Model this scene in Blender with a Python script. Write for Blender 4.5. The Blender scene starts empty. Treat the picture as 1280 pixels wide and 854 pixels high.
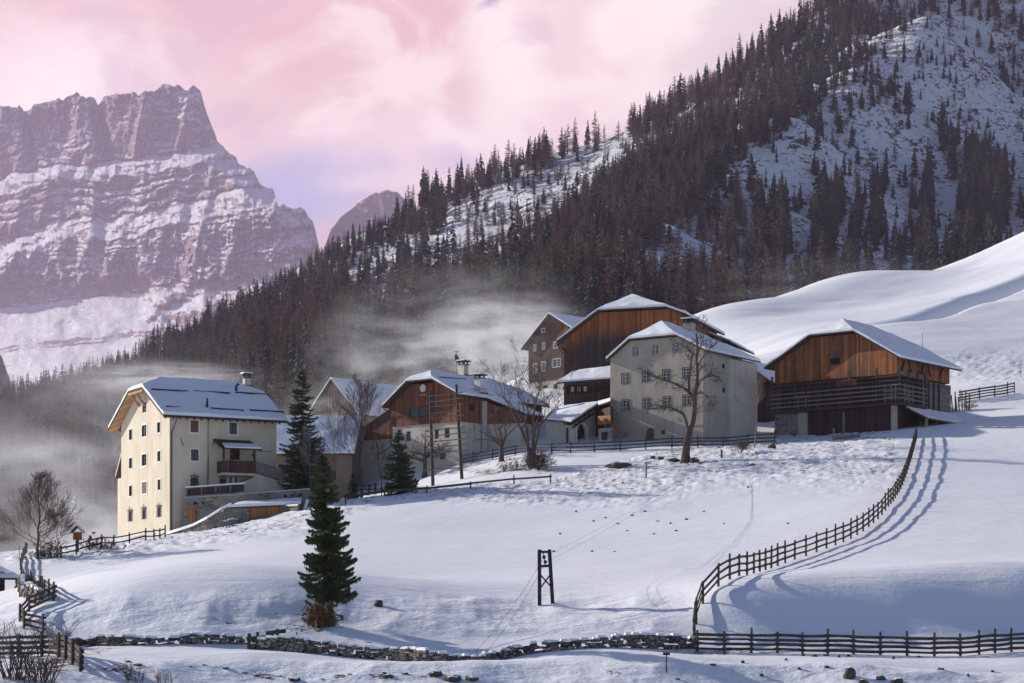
import bpy, bmesh, math, random
import numpy as np
from mathutils import Vector, Matrix
R = math.radians
HAZE = 4.4e-5
sc = bpy.context.scene
COL = sc.collection
F, HV, UC = 2700.0, 790.0, 640.0          # focal length in photo pixels, horizon row, centre column

def at(u, v, Y):
    return Vector(((u-UC)/F*Y, Y, (HV-v)/F*Y))

# ------------------------------------------------------------------ noise
def _h(ix, iy, iz):
    h = (ix.astype(np.int64)*374761393 + iy.astype(np.int64)*668265263 + iz.astype(np.int64)*2147483647*3 + iz.astype(np.int64)*1274126177) & 0xFFFFFFFF
    h = ((h ^ (h >> 13))*1274126177) & 0xFFFFFFFF
    h = ((h ^ (h >> 16))*2246822519) & 0xFFFFFFFF
    return ((h ^ (h >> 15)) & 0xFFFFFF)/float(0xFFFFFF)
def vnoise(x, y, z=0.0):
    x = np.asarray(x, float); y = np.asarray(y, float); z = np.zeros_like(x)+z
    ix, iy, iz = np.floor(x), np.floor(y), np.floor(z)
    fx, fy, fz = x-ix, y-iy, z-iz
    fx = fx*fx*fx*(fx*(fx*6-15)+10); fy = fy*fy*fy*(fy*(fy*6-15)+10); fz = fz*fz*fz*(fz*(fz*6-15)+10)
    r = 0
    for dx in (0, 1):
        for dy in (0, 1):
            for dz in (0, 1):
                w = (fx if dx else 1-fx)*(fy if dy else 1-fy)*(fz if dz else 1-fz)
                r = r + w*_h(ix+dx, iy+dy, iz+dz)
    return r*2-1
def fbm(x, y, z=0.0, o=4, gain=.5):
    r, a, s = 0, 1.0, 0
    for i in range(o):
        r = r + a*vnoise(np.asarray(x)*2**i+17.3*i, np.asarray(y)*2**i-9.1*i, z+5.7*i); s += a; a *= gain
    return r/s
def ridged(x, y, z=0.0, o=4, gain=.5):
    r, a, s = 0, 1.0, 0
    for i in range(o):
        r = r + a*(1-np.abs(vnoise(np.asarray(x)*2**i+7.3*i, np.asarray(y)*2**i-3.1*i, z+5.7*i))*2); s += a; a *= gain
    return r/s
def sstep(a, b, x):
    t = np.clip((x-a)/(b-a), 0, 1); return t*t*(3-2*t)

# ------------------------------------------------------------------ tags and mesh helpers
def tag(o, label=None, cat=None, group=None, kind=None):
    if label: o['label'] = label
    if cat: o['category'] = cat
    if group: o['group'] = group
    if kind: o['kind'] = kind
    return o
def empty(name, loc, rz=0, parent=None):
    o = bpy.data.objects.new(name, None); COL.objects.link(o)
    o.location = loc; o.rotation_euler = (0, 0, rz); o.empty_display_size = .3
    if parent: o.parent = parent
    return o
def np_mesh(name, V, Fc, mats=(), mi=None, smooth=False, attrs=None):
    """V (n,3); Fc (m,k) int array, k = 3 or 4 (or list of such arrays)"""
    me = bpy.data.meshes.new(name)
    V = np.asarray(V, np.float32)
    Fl = Fc if isinstance(Fc, list) else [Fc]
    Fl = [np.asarray(f, np.int32) for f in Fl if len(f)]
    me.vertices.add(len(V)); me.vertices.foreach_set('co', V.ravel())
    nl = sum(f.size for f in Fl); npl = sum(len(f) for f in Fl)
    me.loops.add(nl); me.polygons.add(npl)
    me.loops.foreach_set('vertex_index', np.concatenate([f.ravel() for f in Fl]))
    tot = np.concatenate([np.full(len(f), f.shape[1], np.int32) for f in Fl])
    st = np.concatenate([[0], np.cumsum(tot)[:-1]]).astype(np.int32)
    me.polygons.foreach_set('loop_start', st)
    for m in mats: me.materials.append(m)
    if mi is not None: me.polygons.foreach_set('material_index', np.asarray(mi, np.int32))
    me.update(calc_edges=True)
    me.polygons.foreach_set('use_smooth', np.full(npl, smooth))
    for k, a in (attrs or {}).items():
        at_ = me.attributes.new(k, 'FLOAT', 'POINT'); at_.data.foreach_set('value', np.asarray(a, np.float32))
    me.validate()
    return me
def link(name, me, parent=None):
    o = bpy.data.objects.new(name, me); COL.objects.link(o)
    if parent: o.parent = parent
    return o
def grid_faces(nr, nc):
    i = np.arange((nr-1)*nc).reshape(nr-1, nc)[:, :-1].ravel()
    return np.stack([i, i+1, i+nc+1, i+nc], 1)

class MB:
    """collects boxes, bars, tubes and polygons into one mesh"""
    def __init__(s): s.v = []; s.f = []
    def add(s, vs, fs):
        b = len(s.v); s.v += [tuple(p) for p in vs]; s.f += [tuple(b+i for i in f) for f in fs]; return s
    def box(s, x0, x1, y0, y1, z0, z1):
        v = [(x, y, z) for z in (z0, z1) for y in (y0, y1) for x in (x0, x1)]
        return s.add(v, [(0, 2, 3, 1), (4, 5, 7, 6), (0, 1, 5, 4), (2, 6, 7, 3), (0, 4, 6, 2), (1, 3, 7, 5)])
    def bar(s, a, b, w, h=None, up=Vector((0, 0, 1))):
        a, b = Vector(a), Vector(b); h = h or w; d = (b-a).normalized()
        if abs(d.dot(up)) > .98: up = Vector((1, 0, 0))
        x = d.cross(up).normalized()*w/2; y = x.cross(d).normalized()*h/2
        v = [p+sx*x+sy*y for p in (a, b) for sx, sy in ((-1, -1), (1, -1), (1, 1), (-1, 1))]
        return s.add(v, [(0, 3, 2, 1), (4, 5, 6, 7), (0, 1, 5, 4), (1, 2, 6, 5), (2, 3, 7, 6), (3, 0, 4, 7)])
    def tube(s, pts, rad, n=6, cap=True):
        pts = [Vector(p) for p in pts]; rad = rad if hasattr(rad, '__len__') else [rad]*len(pts)
        b = len(s.v); k = len(pts); ref = Vector((.31, .2, .93))
        for i, p in enumerate(pts):
            d = (pts[min(i+1, k-1)]-pts[max(i-1, 0)])
            d = d.normalized() if d.length > 1e-9 else Vector((0, 0, 1))
            if abs(d.dot(ref)) > .97: ref = Vector((1, .1, 0)).normalized()
            x = d.cross(ref).normalized(); y = d.cross(x)
            for j in range(n):
                a = 2*math.pi*j/n; s.v.append(tuple(p+(x*math.cos(a)+y*math.sin(a))*rad[i]))
        for i in range(k-1):
            for j in range(n):
                j2 = (j+1) % n
                s.f.append((b+i*n+j, b+(i+1)*n+j, b+(i+1)*n+j2, b+i*n+j2))
        if cap:
            s.f.append(tuple(b+j for j in range(n))); s.f.append(tuple(b+(k-1)*n+j for j in reversed(range(n))))
        return s
    def prism(s, poly, d):
        """polygon (list of 3-D points) extruded by vector d"""
        d = Vector(d); n = len(poly); P = [Vector(p) for p in poly]
        v = P+[p+d for p in P]
        return s.add(v, [tuple(range(n))[::-1], tuple(range(n, 2*n))]+[(i, (i+1) % n, n+(i+1) % n, n+i) for i in range(n)])
    def mesh(s, name, mat, smooth=False):
        me = bpy.data.meshes.new(name); me.from_pydata(s.v, [], s.f)
        for m in (mat if isinstance(mat, (list, tuple)) else [mat]): me.materials.append(m)
        bm = bmesh.new(); bm.from_mesh(me); bmesh.ops.recalc_face_normals(bm, faces=bm.faces)
        if smooth:
            for f in bm.faces: f.smooth = True
        bm.to_mesh(me); bm.free(); return me
    def build(s, name, mat, parent=None, smooth=False, label=None):
        o = link(name, s.mesh(name, mat, smooth), parent)
        if label: o['label'] = label
        return o

# ------------------------------------------------------------------ material helpers
class NT:
    def __init__(s, m): s.t = m.node_tree; s.n = s.t.nodes; s.l = s.t.links
    def node(s, typ, **kw):
        n = s.n.new(typ)
        for k, v in kw.items():
            if k in n.inputs.keys(): s.set(n.inputs[k], v)
            elif isinstance(k, str) and k.startswith('i_'): s.set(n.inputs[int(k[2:])], v)
            else: setattr(n, k, v)
        return n
    def set(s, inp, v):
        if isinstance(v, bpy.types.NodeSocket): s.l.new(v, inp)
        else:
            if hasattr(inp, 'default_value'):
                try: inp.default_value = v
                except Exception: inp.default_value = (*v, 1) if len(v) == 3 else v[:3]
    def math(s, op, a, b=0.0, c=None, clamp=False):
        n = s.n.new('ShaderNodeMath'); n.operation = op; n.use_clamp = clamp
        s.set(n.inputs[0], a); s.set(n.inputs[1], b)
        if c is not None: s.set(n.inputs[2], c)
        return n.outputs[0]
    def vmath(s, op, a, b=(0, 0, 0)):
        n = s.n.new('ShaderNodeVectorMath'); n.operation = op
        s.set(n.inputs[0], a); s.set(n.inputs[1], b)
        return n.outputs['Value'] if op in ('LENGTH', 'DISTANCE', 'DOT_PRODUCT') else n.outputs[0]
    def mix(s, f, a, b, blend='MIX'):
        n = s.n.new('ShaderNodeMix'); n.data_type = 'RGBA'; n.blend_type = blend
        s.set(n.inputs[0], f); s.set(n.inputs[6], a if isinstance(a, bpy.types.NodeSocket) else (*a[:3], 1))
        s.set(n.inputs[7], b if isinstance(b, bpy.types.NodeSocket) else (*b[:3], 1)); return n.outputs[2]
    def noise(s, vec, scale, detail=4, rough=.55, dist=0.0):
        n = s.node('ShaderNodeTexNoise', Scale=scale, Detail=detail, Roughness=rough, Distortion=dist)
        if vec is not None: s.l.new(vec, n.inputs['Vector'])
        return n.outputs['Fac']
    def rng(s, x, a, b, c=0.0, d=1.0, smooth=True):
        n = s.n.new('ShaderNodeMapRange'); n.interpolation_type = 'SMOOTHSTEP' if smooth else 'LINEAR'
        s.set(n.inputs[0], x); n.inputs[1].default_value = a; n.inputs[2].default_value = b
        n.inputs[3].default_value = c; n.inputs[4].default_value = d; return n.outputs[0]
    def pos(s): return s.n.new('ShaderNodeNewGeometry').outputs['Position']
    def obj(s): return s.n.new('ShaderNodeTexCoord').outputs['Object']
    def scale(s, v, sx, sy, sz): return s.vmath('MULTIPLY', v, (sx, sy, sz))
    def bump(s, h, strength, dist): 
        return s.node('ShaderNodeBump', Strength=strength, Distance=dist, Height=h).outputs['Normal']
    def attr(s, name): return s.node('ShaderNodeAttribute', attribute_name=name).outputs['Fac']
def new_mat(name):
    m = bpy.data.materials.new(name); m.use_nodes = True
    m.node_tree.nodes.clear(); t = NT(m)
    b = t.n.new('ShaderNodeBsdfPrincipled'); o = t.n.new('ShaderNodeOutputMaterial')
    t.l.new(b.outputs[0], o.inputs[0]); b.inputs['Roughness'].default_value = .8
    b.inputs['Specular IOR Level'].default_value = .25
    return m, t, b
def simple(name, col, rough=.8, var=.25, scale=3.0, bump=0.0, metal=0.0, stretch=None):
    m, t, b = new_mat(name); v = t.obj()
    if stretch: v = t.scale(v, *stretch)
    n = t.noise(v, scale, 5, .6)
    c = t.mix(t.rng(n, .25, .75), tuple(x*(1-var) for x in col), tuple(min(1, x*(1+var)) for x in col))
    t.set(b.inputs['Base Color'], c); b.inputs['Roughness'].default_value = rough; b.inputs['Metallic'].default_value = metal
    if bump: t.set(b.inputs['Normal'], t.bump(n, .6, bump))
    return m
# ------------------------------------------------------------------ camera, render, light
cam = bpy.data.objects.new('camera', bpy.data.cameras.new('camera')); COL.objects.link(cam)
cam.location = (0, 0, 0); cam.rotation_euler = (R(90), 0, 0)
cam.data.sensor_width = 36; cam.data.lens = F/1280*36
cam.data.shift_y = (HV-427)/1280; cam.data.clip_start = .5; cam.data.clip_end = 40000
sc.camera = cam
sc.render.engine = 'CYCLES'
sc.cycles.use_denoising = True
sc.cycles.max_bounces = 5; sc.cycles.diffuse_bounces = 2; sc.cycles.glossy_bounces = 2
sc.cycles.transmission_bounces = 2; sc.cycles.volume_bounces = 1; sc.cycles.transparent_max_bounces = 8
sc.cycles.volume_step_rate = 1.0; sc.cycles.volume_max_steps = 128
sc.view_settings.view_transform = 'Standard'; sc.view_settings.look = 'None'
sc.view_settings.exposure = 0.53; sc.view_settings.gamma = 1

SUN_EL, SUN_AZ = 21.0, 29.0       # azimuth measured from -X towards +Y (behind the village, from the left)
sd = Vector((-math.cos(R(SUN_AZ))*math.cos(R(SUN_EL)), math.sin(R(SUN_AZ))*math.cos(R(SUN_EL)), math.sin(R(SUN_EL))))
sun = bpy.data.objects.new('sun', bpy.data.lights.new('sun', 'SUN')); COL.objects.link(sun)
sun.data.energy = 5.0; sun.data.angle = R(.5); sun.data.color = (1, .93, .84)
sun.rotation_euler = sd.to_track_quat('Z', 'Y').to_euler()
sun.location = (-60, 60, 80)

w = bpy.data.worlds.new('World'); sc.world = w; w.use_nodes = True
T = NT(w); T.n.clear()
sky = T.node('ShaderNodeTexSky', sky_type='NISHITA', sun_disc=False)
sky.sun_elevation = R(SUN_EL); sky.sun_rotation = math.atan2(sd.x, sd.y); sky.altitude = 1500; sky.ozone_density = 3.5; sky.dust_density = .3
bg = T.node('ShaderNodeBackground', Color=sky.outputs[0], Strength=.075)
D = T.vmath('NORMALIZE', T.n.new('ShaderNodeTexCoord').outputs['Generated'])
# cloud bank: banks of cloud named by the direction in which they hang
def dirn(u, v): return Vector(((u-UC)/F, 1, (HV-v)/F)).normalized()
n1 = T.node('ShaderNodeTexNoise', Scale=9.0, Detail=6, Roughness=.55); T.l.new(D, n1.inputs['Vector'])
wob = T.vmath('MULTIPLY', T.vmath('SUBTRACT', n1.outputs['Color'], (.5, .5, .5)), (.11, .0, .11))
Dw = T.vmath('ADD', D, wob)
def blob(u, v, r0, r1, sx=1.0, sz=1.0):
    d = T.vmath('SUBTRACT', Dw, tuple(dirn(u, v)))
    return T.rng(T.vmath('LENGTH', T.scale(d, sx, 1, sz)), r0/F, r1/F, 1, 0)
nA = T.noise(T.scale(D, 1, 1, 1.6), 14, 7, .55, .4)
nB = T.noise(T.scale(D, 1, 1, 2.2), 5, 5, .5, .2)
c = T.mix(T.rng(nB, .38, .62), (.84, .47, .48), (.95, .68, .67))
c = T.mix(blob(960, 40, 60, 420), c, (.74, .61, .62))
c = T.mix(blob(740, 60, 20, 190, 1, .8), c, (.96, .74, .72))
c = T.mix(T.math('MULTIPLY', blob(480, 40, 10, 330, .8, 1.5), .75), c, (.78, .42, .42))
c = T.mix(blob(30, 130, 20, 250, .7, 1.4), c, (1.05, .88, .89))
c = T.mix(T.math('MULTIPLY', blob(520, 190, 20, 230, .6, 1.2), .85), c, (.98, .78, .80))
c = T.mix(T.math('MULTIPLY', blob(630, 60, 10, 130, 1.5, .7), .8), c, (1.12, .98, .94))
c = T.mix(T.math('MULTIPLY', blob(820, 20, 10, 150, .8, 1.5), .6), c, (1.0, .88, .84))
c = T.mix(T.math('MULTIPLY', T.rng(nA, .49, .61), .6), c, (1.12, .97, .94))
c = T.mix(T.math('MULTIPLY', T.rng(nA, .36, .46, 1, 0), .45), c, (.66, .42, .52))
c = T.mix(T.math('MULTIPLY', blob(395, 235, 25, 105, .8, 1.0), .95), c, (.47, .47, .74))
c = T.mix(T.math('MULTIPLY', blob(555, 175, 8, 60, .7, 1.3), .6), c, (.56, .46, .68))
c = T.mix(T.math('MULTIPLY', blob(640, 2, 2, 26, .6, 1.6), .8), c, (.40, .30, .55))
c = T.mix(T.math('MULTIPLY', blob(480, 222, 8, 60, .8, 1.6), .8), c, (.92, .74, .78))
bank = T.node('ShaderNodeBackground', Color=c, Strength=.80)
Dz = T.node('ShaderNodeSeparateXYZ', Vector=Dw)
cover = T.math('MULTIPLY', T.rng(T.vmath('DOT_PRODUCT', D, tuple(dirn(640, 100))), .93, .962), T.rng(Dz.outputs[2], .50, .36, 0, 1))
mx = T.node('ShaderNodeMixShader'); T.l.new(cover, mx.inputs[0]); T.l.new(bg.outputs[0], mx.inputs[1]); T.l.new(bank.outputs[0], mx.inputs[2])
ow = T.n.new('ShaderNodeOutputWorld'); T.l.new(mx.outputs[0], ow.inputs[0])

# ------------------------------------------------------------------ terrain as height fields through surveyed points
class TPS:
    def __init__(s, P, lam=1e-3, sx=1.0):
        P = np.array([tuple(p) for p in P], float); s.sc = sx
        s.X = P[:, :2]*s.sc; z = P[:, 2]; n = len(P)
        K = s.k(np.linalg.norm(s.X[:, None]-s.X[None], axis=2)) + np.eye(n)*lam
        A = np.zeros((n+3, n+3)); A[:n, :n] = K; A[:n, n] = 1; A[:n, n+1:] = s.X; A[n, :n] = 1; A[n+1:, :n] = s.X.T
        s.w = np.linalg.solve(A, np.concatenate([z, [0, 0, 0]])); s.n = n
    def k(s, r): return r*r*np.log(r+1e-9)
    def __call__(s, x, y):
        sh = np.shape(x); q = np.stack([np.ravel(x), np.ravel(y)], 1)*s.sc; out = np.empty(len(q))
        for i in range(0, len(q), 20000):
            c = q[i:i+20000]; r = np.linalg.norm(c[:, None]-s.X[None], axis=2)
            out[i:i+20000] = s.k(r)@s.w[:s.n] + s.w[s.n] + c@s.w[s.n+1:]
        return out.reshape(sh)
# (column, row, distance) of surveyed ground points
GP = [
 # foot of the picture
 (-200,862,92),(0,860,93),(320,860,97.6),(640,860,98),(960,860,98.4),(1280,860,99),(1500,862,99),
 # road shelf
 (130,815,102),(310,819,101),(480,832,100),(600,833,100),(720,824,101),(860,824,101),(1040,829,101),(1280,829,103),(1500,829,103),
 (130,808,106),(310,812,105),(480,824,104),(600,828,104),(720,812,105),(860,817,105),(1040,820,106),(1280,818,107),(1500,818,107),
 # behind the roadside walls
 (110,794,109),(310,794,108),(480,806,107),(600,812,107),(720,801,108),(868,799,108.6),(900,799,108.8),(1000,799,109.6),(1120,798,111),(1280,797,112.8),(1500,797,116),
 # head of the bank
 (80,762,112.5),(150,744,113),(200,738,113.2),(300,734,113.4),(360,738,113.5),(440,760,113),(520,756,114.5),(681,757,117),(800,748,117),(866,752,114),(900,739,113.8),(1000,733,115),(1120,728,116.6),(1280,723,118.6),(1500,717,122),
 # meadow
 (960,717,121.5),(1050,711,124),(1120,707,127),(1280,701,130),(1500,694,134),
 (60,735,128),(110,715,138),(200,712,136),(300,705,138),(480,720,132),(640,715,136),(800,712,134),(900,705,137),(1100,690,140),(1280,680,144),(1500,675,144),
 (70,697,165),(150,690,165),(300,672,165),(480,670,163),(640,660,172),(800,655,170),(940,650,168),(1100,635,168),(1280,630,170),(1500,620,170),
 (40,692,185),(110,684,192),(210,668,203),(300,655,200),(370,637,200),(480,622,201),(560,615,202),(690,605,204),(800,610,195),(900,598,198),(1050,585,198),(1160,580,196),(1280,585,193),(1500,575,193),
 (152,672,214),(640,592,213),(560,606,215),(760,578,214),(850,575,213),(960,562,214),(1050,556,217),(1145,546,218),(1220,545,214),(1280,545,212),(1500,530,212),
 (540,598,232),(600,588,226),(640,575,228),(700,560,230),(765,556,230),(870,552,230),(962,552,229),(1127,538,225),(1196,515,245),(1210,500,250),(1280,495,252),(1500,480,252),
 # behind the houses and down to the valley on the left
 (0,694,190),(-100,698,190),(-400,720,190),(0,742,152),(-200,748,152),(0,770,128),(-300,790,128),
 (640,520,255),(640,478,286),(700,505,262),(560,570,262),(480,560,275),(400,572,268),(940,520,255),(955,498,280),
 (1280,470,275),(1230,478,268),
 # upper hill
 (1280,440,305),(1280,405,345),(1280,364,385),(1200,384.5,364),(1110,404,340),(1000,445,300),(960,450,300),(1500,300,390),(1600,420,300),
 (1280,350,398),(1200,371,384),(1120,394,366),
 (1280,330,424),(1200,355,421),(1120,369,417),(1040,377,408),(980,392,392),
 (1180,338,456),(1050,347,454),(960,376,432),(880,396,412),(830,412,392),(1200,337,455),(1280,294,474),(1500,190,500),(1120,341,456),(1000,361,444),
]
GX = [(X, Y, z) for Y, z in ((30, -6.5), (65, -5.5)) for X in (-60, -25, 0, 25, 60)]+[(X, Y, z) for Y, z in ((0, -1.75), (-40, 3)) for X in (-60, 0, 60)]
GX += [(-50, 240, 3), (-38, 240, 7), (-70, 300, -18), (-30, 300, 0), (-20, 280, 12), (0, 335, 18), (-25, 345, -2), (-75, 380, -30), (0, 430, 0), (25, 475, 30), (-90, 200, -2), (-90, 130, -4),
       (60, 560, 50), (120, 620, 75), (-20, 480, -10), (-90, 480, -40), (60, 640, 40), (160, 640, 90), (-60, 640, -30)]
ground_tps = TPS([at(*p) for p in GP]+[Vector(p) for p in GX], lam=2e-4, sx=.02)
def ground_h(x, y):
    x = np.asarray(x, float); y = np.asarray(y, float)
    z = ground_tps(x, y)
    yy = np.maximum(y, 30); u = UC+F*x/yy; v = HV-F*z/yy
    d = .09*fbm(x/9, y/9, 1.3, 3)
    # trampled, crusted snow on the slopes under the houses and along the road bank
    tr = trampled(u, v, y)
    d = d + tr*(.25*ridged((x*.8+y*.6)/1.1, (y*.8-x*.6)/3.0, 4.2, 4) - .06)
    bk = bank_mask(u, v, y)
    d = d + bk*.20*ridged(x/4.5, y/2.6, 8.1, 4)
    # drifts on the upper hill
    d = d + sstep(260, 330, y)*.5*fbm((x+y*.5)/30, (y-x*.5)/12, 6.6, 3)
    # ditch behind the lower brow of the upper hill
    (xa, ya), (xb, yb) = ((1085-UC)/F*332, 332.), ((1290-UC)/F*389, 389.)
    tx, ty = (xb-xa)/math.hypot(xb-xa, yb-ya), (yb-ya)/math.hypot(xb-xa, yb-ya)
    s_ = (x-xa)*tx+(y-ya)*ty; q = -(x-xa)*ty+(y-ya)*tx+1.2*vnoise(s_/22, s_*0)
    dip = 3.4*sstep(0, 50, s_)*sstep(-.5, 2.6, q)*(1-sstep(3.0, 9.5, q))
    return z+d*sstep(40, 80, y)-dip
def band(v, a, b, s=14): return sstep(a-s, a+s, v)*(1-sstep(b-s, b+s, v))
def trampled(u, v, y):
    top = np.interp(u, [0, 150, 250, 380, 480, 690, 900, 1130, 1140], [690, 680, 655, 640, 616, 606, 550, 545, 545])
    dep = np.interp(u, [0, 150, 250, 380, 480, 690, 800, 900, 1130], [15, 25, 32, 30, 12, 30, 70, 70, 70])
    m = (v > top-6)*(1-sstep(dep*.5, dep*1.15, v-top))*(1-sstep(1112, 1142, u))*(y > 150)
    m2 = band(v, 440, 478, 10)*sstep(1130, 1200, u)*(y > 240)*(y < 340)
    return np.clip(m+m2*.9, 0, 1)
def bank_mask(u, v, y):
    m = band(v, 745, 792, 10)*(1-sstep(815, 862, u))*(y < 125)*(y > 100)
    m2 = band(v, 826, 870, 6)*(y < 101)
    return np.clip(m+m2, 0, 1)
cols = np.concatenate([np.linspace(-6000, -400, 24), np.linspace(-360, -40, 50), np.linspace(-36, 1316, 440), np.linspace(1324, 1640, 50), np.linspace(1700, 7300, 24)])
rows = np.concatenate([np.linspace(-60, 55, 24), np.exp(np.arange(math.log(58), math.log(660), .0042))])
RR, CC = np.meshgrid(rows, cols, indexing='ij')
fan = np.maximum(np.abs(RR), 60)
GXX = (CC-UC)/F*fan; GYY = RR
GZZ = ground_h(GXX, GYY)
far_side = np.abs(GXX)/np.maximum(fan*.35, 30)
GZZ = np.where(far_side > 1.2, np.clip(GZZ, -45, 90), GZZ)
uu = UC+F*GXX/fan; vv = HV-F*GZZ/fan
dirt = np.zeros_like(GXX)
def spot(u0, v0, su, sv, a=1.0):
    global dirt
    dirt = np.maximum(dirt, a*np.exp(-((uu-u0)/su)**2-((vv-v0)/sv)**2)*(GYY < 260))
for s_ in [(405,775,38,16,1),(395,785,60,12,.7),(270,776,70,12,.55),(470,752,20,8,.5),(340,765,30,14,.6),(160,835,60,10,.7),(330,842,90,10,.75),(480,846,140,8,.7),(900,815,120,5,.8),(1000,845,200,6,.45),
           (100,812,60,10,.8),(60,830,60,20,.9),(610,590,40,8,.8),(650,585,40,8,.9),(690,590,30,8,.6),(860,575,25,6,.8),(880,790,25,10,.6),(1210,508,25,8,.9),(110,770,40,20,.4),(770,840,50,7,.6)]: spot(*s_)
dirt = np.maximum(dirt, trampled(uu, vv, GYY)*.56)
gm, gt, gb = new_mat('snow_ground')
P = gt.pos()
da = gt.attr('dirt')
nz = gt.noise(gt.scale(P, 1, 1, 1.5), 1.3, 8, .68, .6)
nz2 = gt.noise(P, 6.0, 4, .6)
msk = gt.rng(gt.math('ADD', gt.math('ADD', nz, gt.math('MULTIPLY', gt.math('SUBTRACT', nz2, .5), .35)), gt.math('MULTIPLY', da, .42)), .775, .86)
brown = gt.mix(gt.noise(P, 3.1, 3), (.055, .042, .032), (.17, .125, .08))
snowc = gt.mix(gt.noise(P, .08, 3), (.80, .81, .85), (.87, .87, .885))
gt.set(gb.inputs['Base Color'], gt.mix(msk, snowc, brown))
gb.inputs['Roughness'].default_value = .65
hb = gt.math('ADD', gt.math('MULTIPLY', gt.noise(gt.scale(P, .7, 1.0, 1), .9, 6, .6), gt.math('ADD', .32, gt.attr('crust'))), gt.math('ADD', gt.math('MULTIPLY', gt.noise(P, 5, 4, .6), .08), gt.math('MULTIPLY', gt.noise(gt.scale(P, .35, 1.3, 1.3), .55, 5, .55, .5), .45)))
gt.set(gb.inputs['Normal'], gt.bump(hb, .55, .35))
V = np.stack([GXX, GYY, GZZ], 2).reshape(-1, 3)
go = link('ground', np_mesh('ground', V, grid_faces(len(rows), len(cols)), [gm], smooth=True, attrs={'dirt': dirt.ravel(), 'crust': np.clip(trampled(uu, vv, GYY)+bank_mask(uu, vv, GYY)*.8, 0, 1).ravel()}))
tag(go, kind='structure')

def G(x, y): return float(ground_h(np.array([x]), np.array([y]))[0])
_Yq = np.exp(np.arange(math.log(72), math.log(520), .0012))
def hit(u, v):
    """ground point seen at photo pixel (u, v), found by walking along the line of sight"""
    x = (u-UC)/F*_Yq; z = (HV-v)/F*_Yq; g = ground_h(x, _Yq)
    i = np.argmax(g >= z) if (g >= z).any() else int(np.argmin(z-g))
    return Vector((x[i], _Yq[i], g[i]))
# ------------------------------------------------------------------ wooded mountainside
MP = [
 (-400,560,1250),(-150,520,1300),(0,505,1330),(100,480,1360),(200,440,1390),(300,392,1420),(400,330,1450),(500,278,1470),(600,225,1490),(700,190,1500),(800,160,1500),(900,103,1500),(1000,42,1500),(1100,-30,1520),(1300,-130,1560),(1600,-260,1600),
 (-400,800,400),(-100,790,400),(100,780,400),(300,700,410),(500,590,430),(650,490,450),(750,450,470),
 (-400,860,340),(-100,850,340),(100,840,340),(300,790,340),
 (0,560,900),(0,610,650),(150,540,850),(300,500,820),(450,450,800),(600,400,800),(700,370,800),
 (150,500,1100),(300,455,1130),(450,398,1250),(600,335,1250),(700,292,1230),
 # spur coming down the middle
 (1165,22,1380),(1090,90,1260),(1000,155,1130),(920,220,1000),(850,285,870),(790,345,760),(740,400,620),
 # left of the spur
 (1040,70,1400),(950,130,1290),(860,200,1180),(800,260,1050),(740,320,900),
 # bowl to its right
 (1240,60,1480),(1180,90,1420),(1110,160,1310),(1030,220,1160),(960,280,1020),(890,340,880),(850,390,760),
 (1200,200,1290),(1120,260,1160),(1040,310,1020),(980,355,880),(1280,120,1440),(1280,200,1300),(1280,270,1130),(1200,300,1080),(1130,330,960),(1280,330,960),(1200,350,880),(1100,370,800),(1000,385,740),(1280,390,760),
 (1500,120,1400),(1500,240,1150),(1500,350,900),(1700,300,1000),(1100,420,560),(900,430,540),(1300,430,600),
]
MX = [(-300, 1750, 60), (-100, 1800, 130), (100, 1800, 260), (300, 1850, 400), (550, 1900, 560), (-700, 1300, 60), (-700, 600, -60), (-250, 440, -50), (900, 900, 150), (900, 1500, 500)]
mount_tps = TPS([at(*p) for p in MP]+[Vector(p) for p in MX], lam=3e-3, sx=.004)
def mount_h(x, y):
    z = mount_tps(x, y)
    u = UC+F*x/y; v = HV-F*z/y
    z = z + 7*fbm(x/70, y/70, 2.2, 3) + 3.2*ridged(x/26, y/40, 3.3, 3)*sstep(560, 760, y)
    return z
mc = np.concatenate([np.linspace(-1500, -130, 26), np.linspace(-100, 1400, 330), np.linspace(1430, 2400, 22)])
mr = np.exp(np.linspace(math.log(335), math.log(1950), 350))
MR, MC = np.meshgrid(mr, mc, indexing='ij')
MXX = (MC-UC)/F*MR; MZZ = mount_h(MXX, MR); MZZ[0] -= 80
mm, mt, mb = new_mat('wooded_slope')
P = mt.pos(); nrm = mt.node('ShaderNodeSeparateXYZ', Vector=mt.n.new('ShaderNodeNewGeometry').outputs['Normal'])
a1 = mt.noise(mt.scale(P, 1, .6, 1.3), .27, 7, .7, .8); a2 = mt.noise(P, .045, 4, .6)
k = mt.math('ADD', mt.math('MULTIPLY', a1, .75), mt.math('MULTIPLY', a2, .35))
rockm = mt.rng(k, .56, .625)
soil = mt.mix(mt.noise(P, .4, 3), (.040, .033, .030), (.11, .085, .07))
mt.set(mb.inputs['Base Color'], mt.mix(rockm, (.80, .82, .87), soil))
mt.set(mb.inputs['Normal'], mt.bump(mt.math('ADD', a1, mt.math('MULTIPLY', mt.noise(P, .7, 4), .4)), .9, 2.5))
mo = link('wooded_mountainside', np_mesh('mountainside', np.stack([MXX, MR, MZZ], 2).reshape(-1, 3), grid_faces(len(mr), len(mc)), [mm], smooth=True))
tag(mo, kind='structure')

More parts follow.
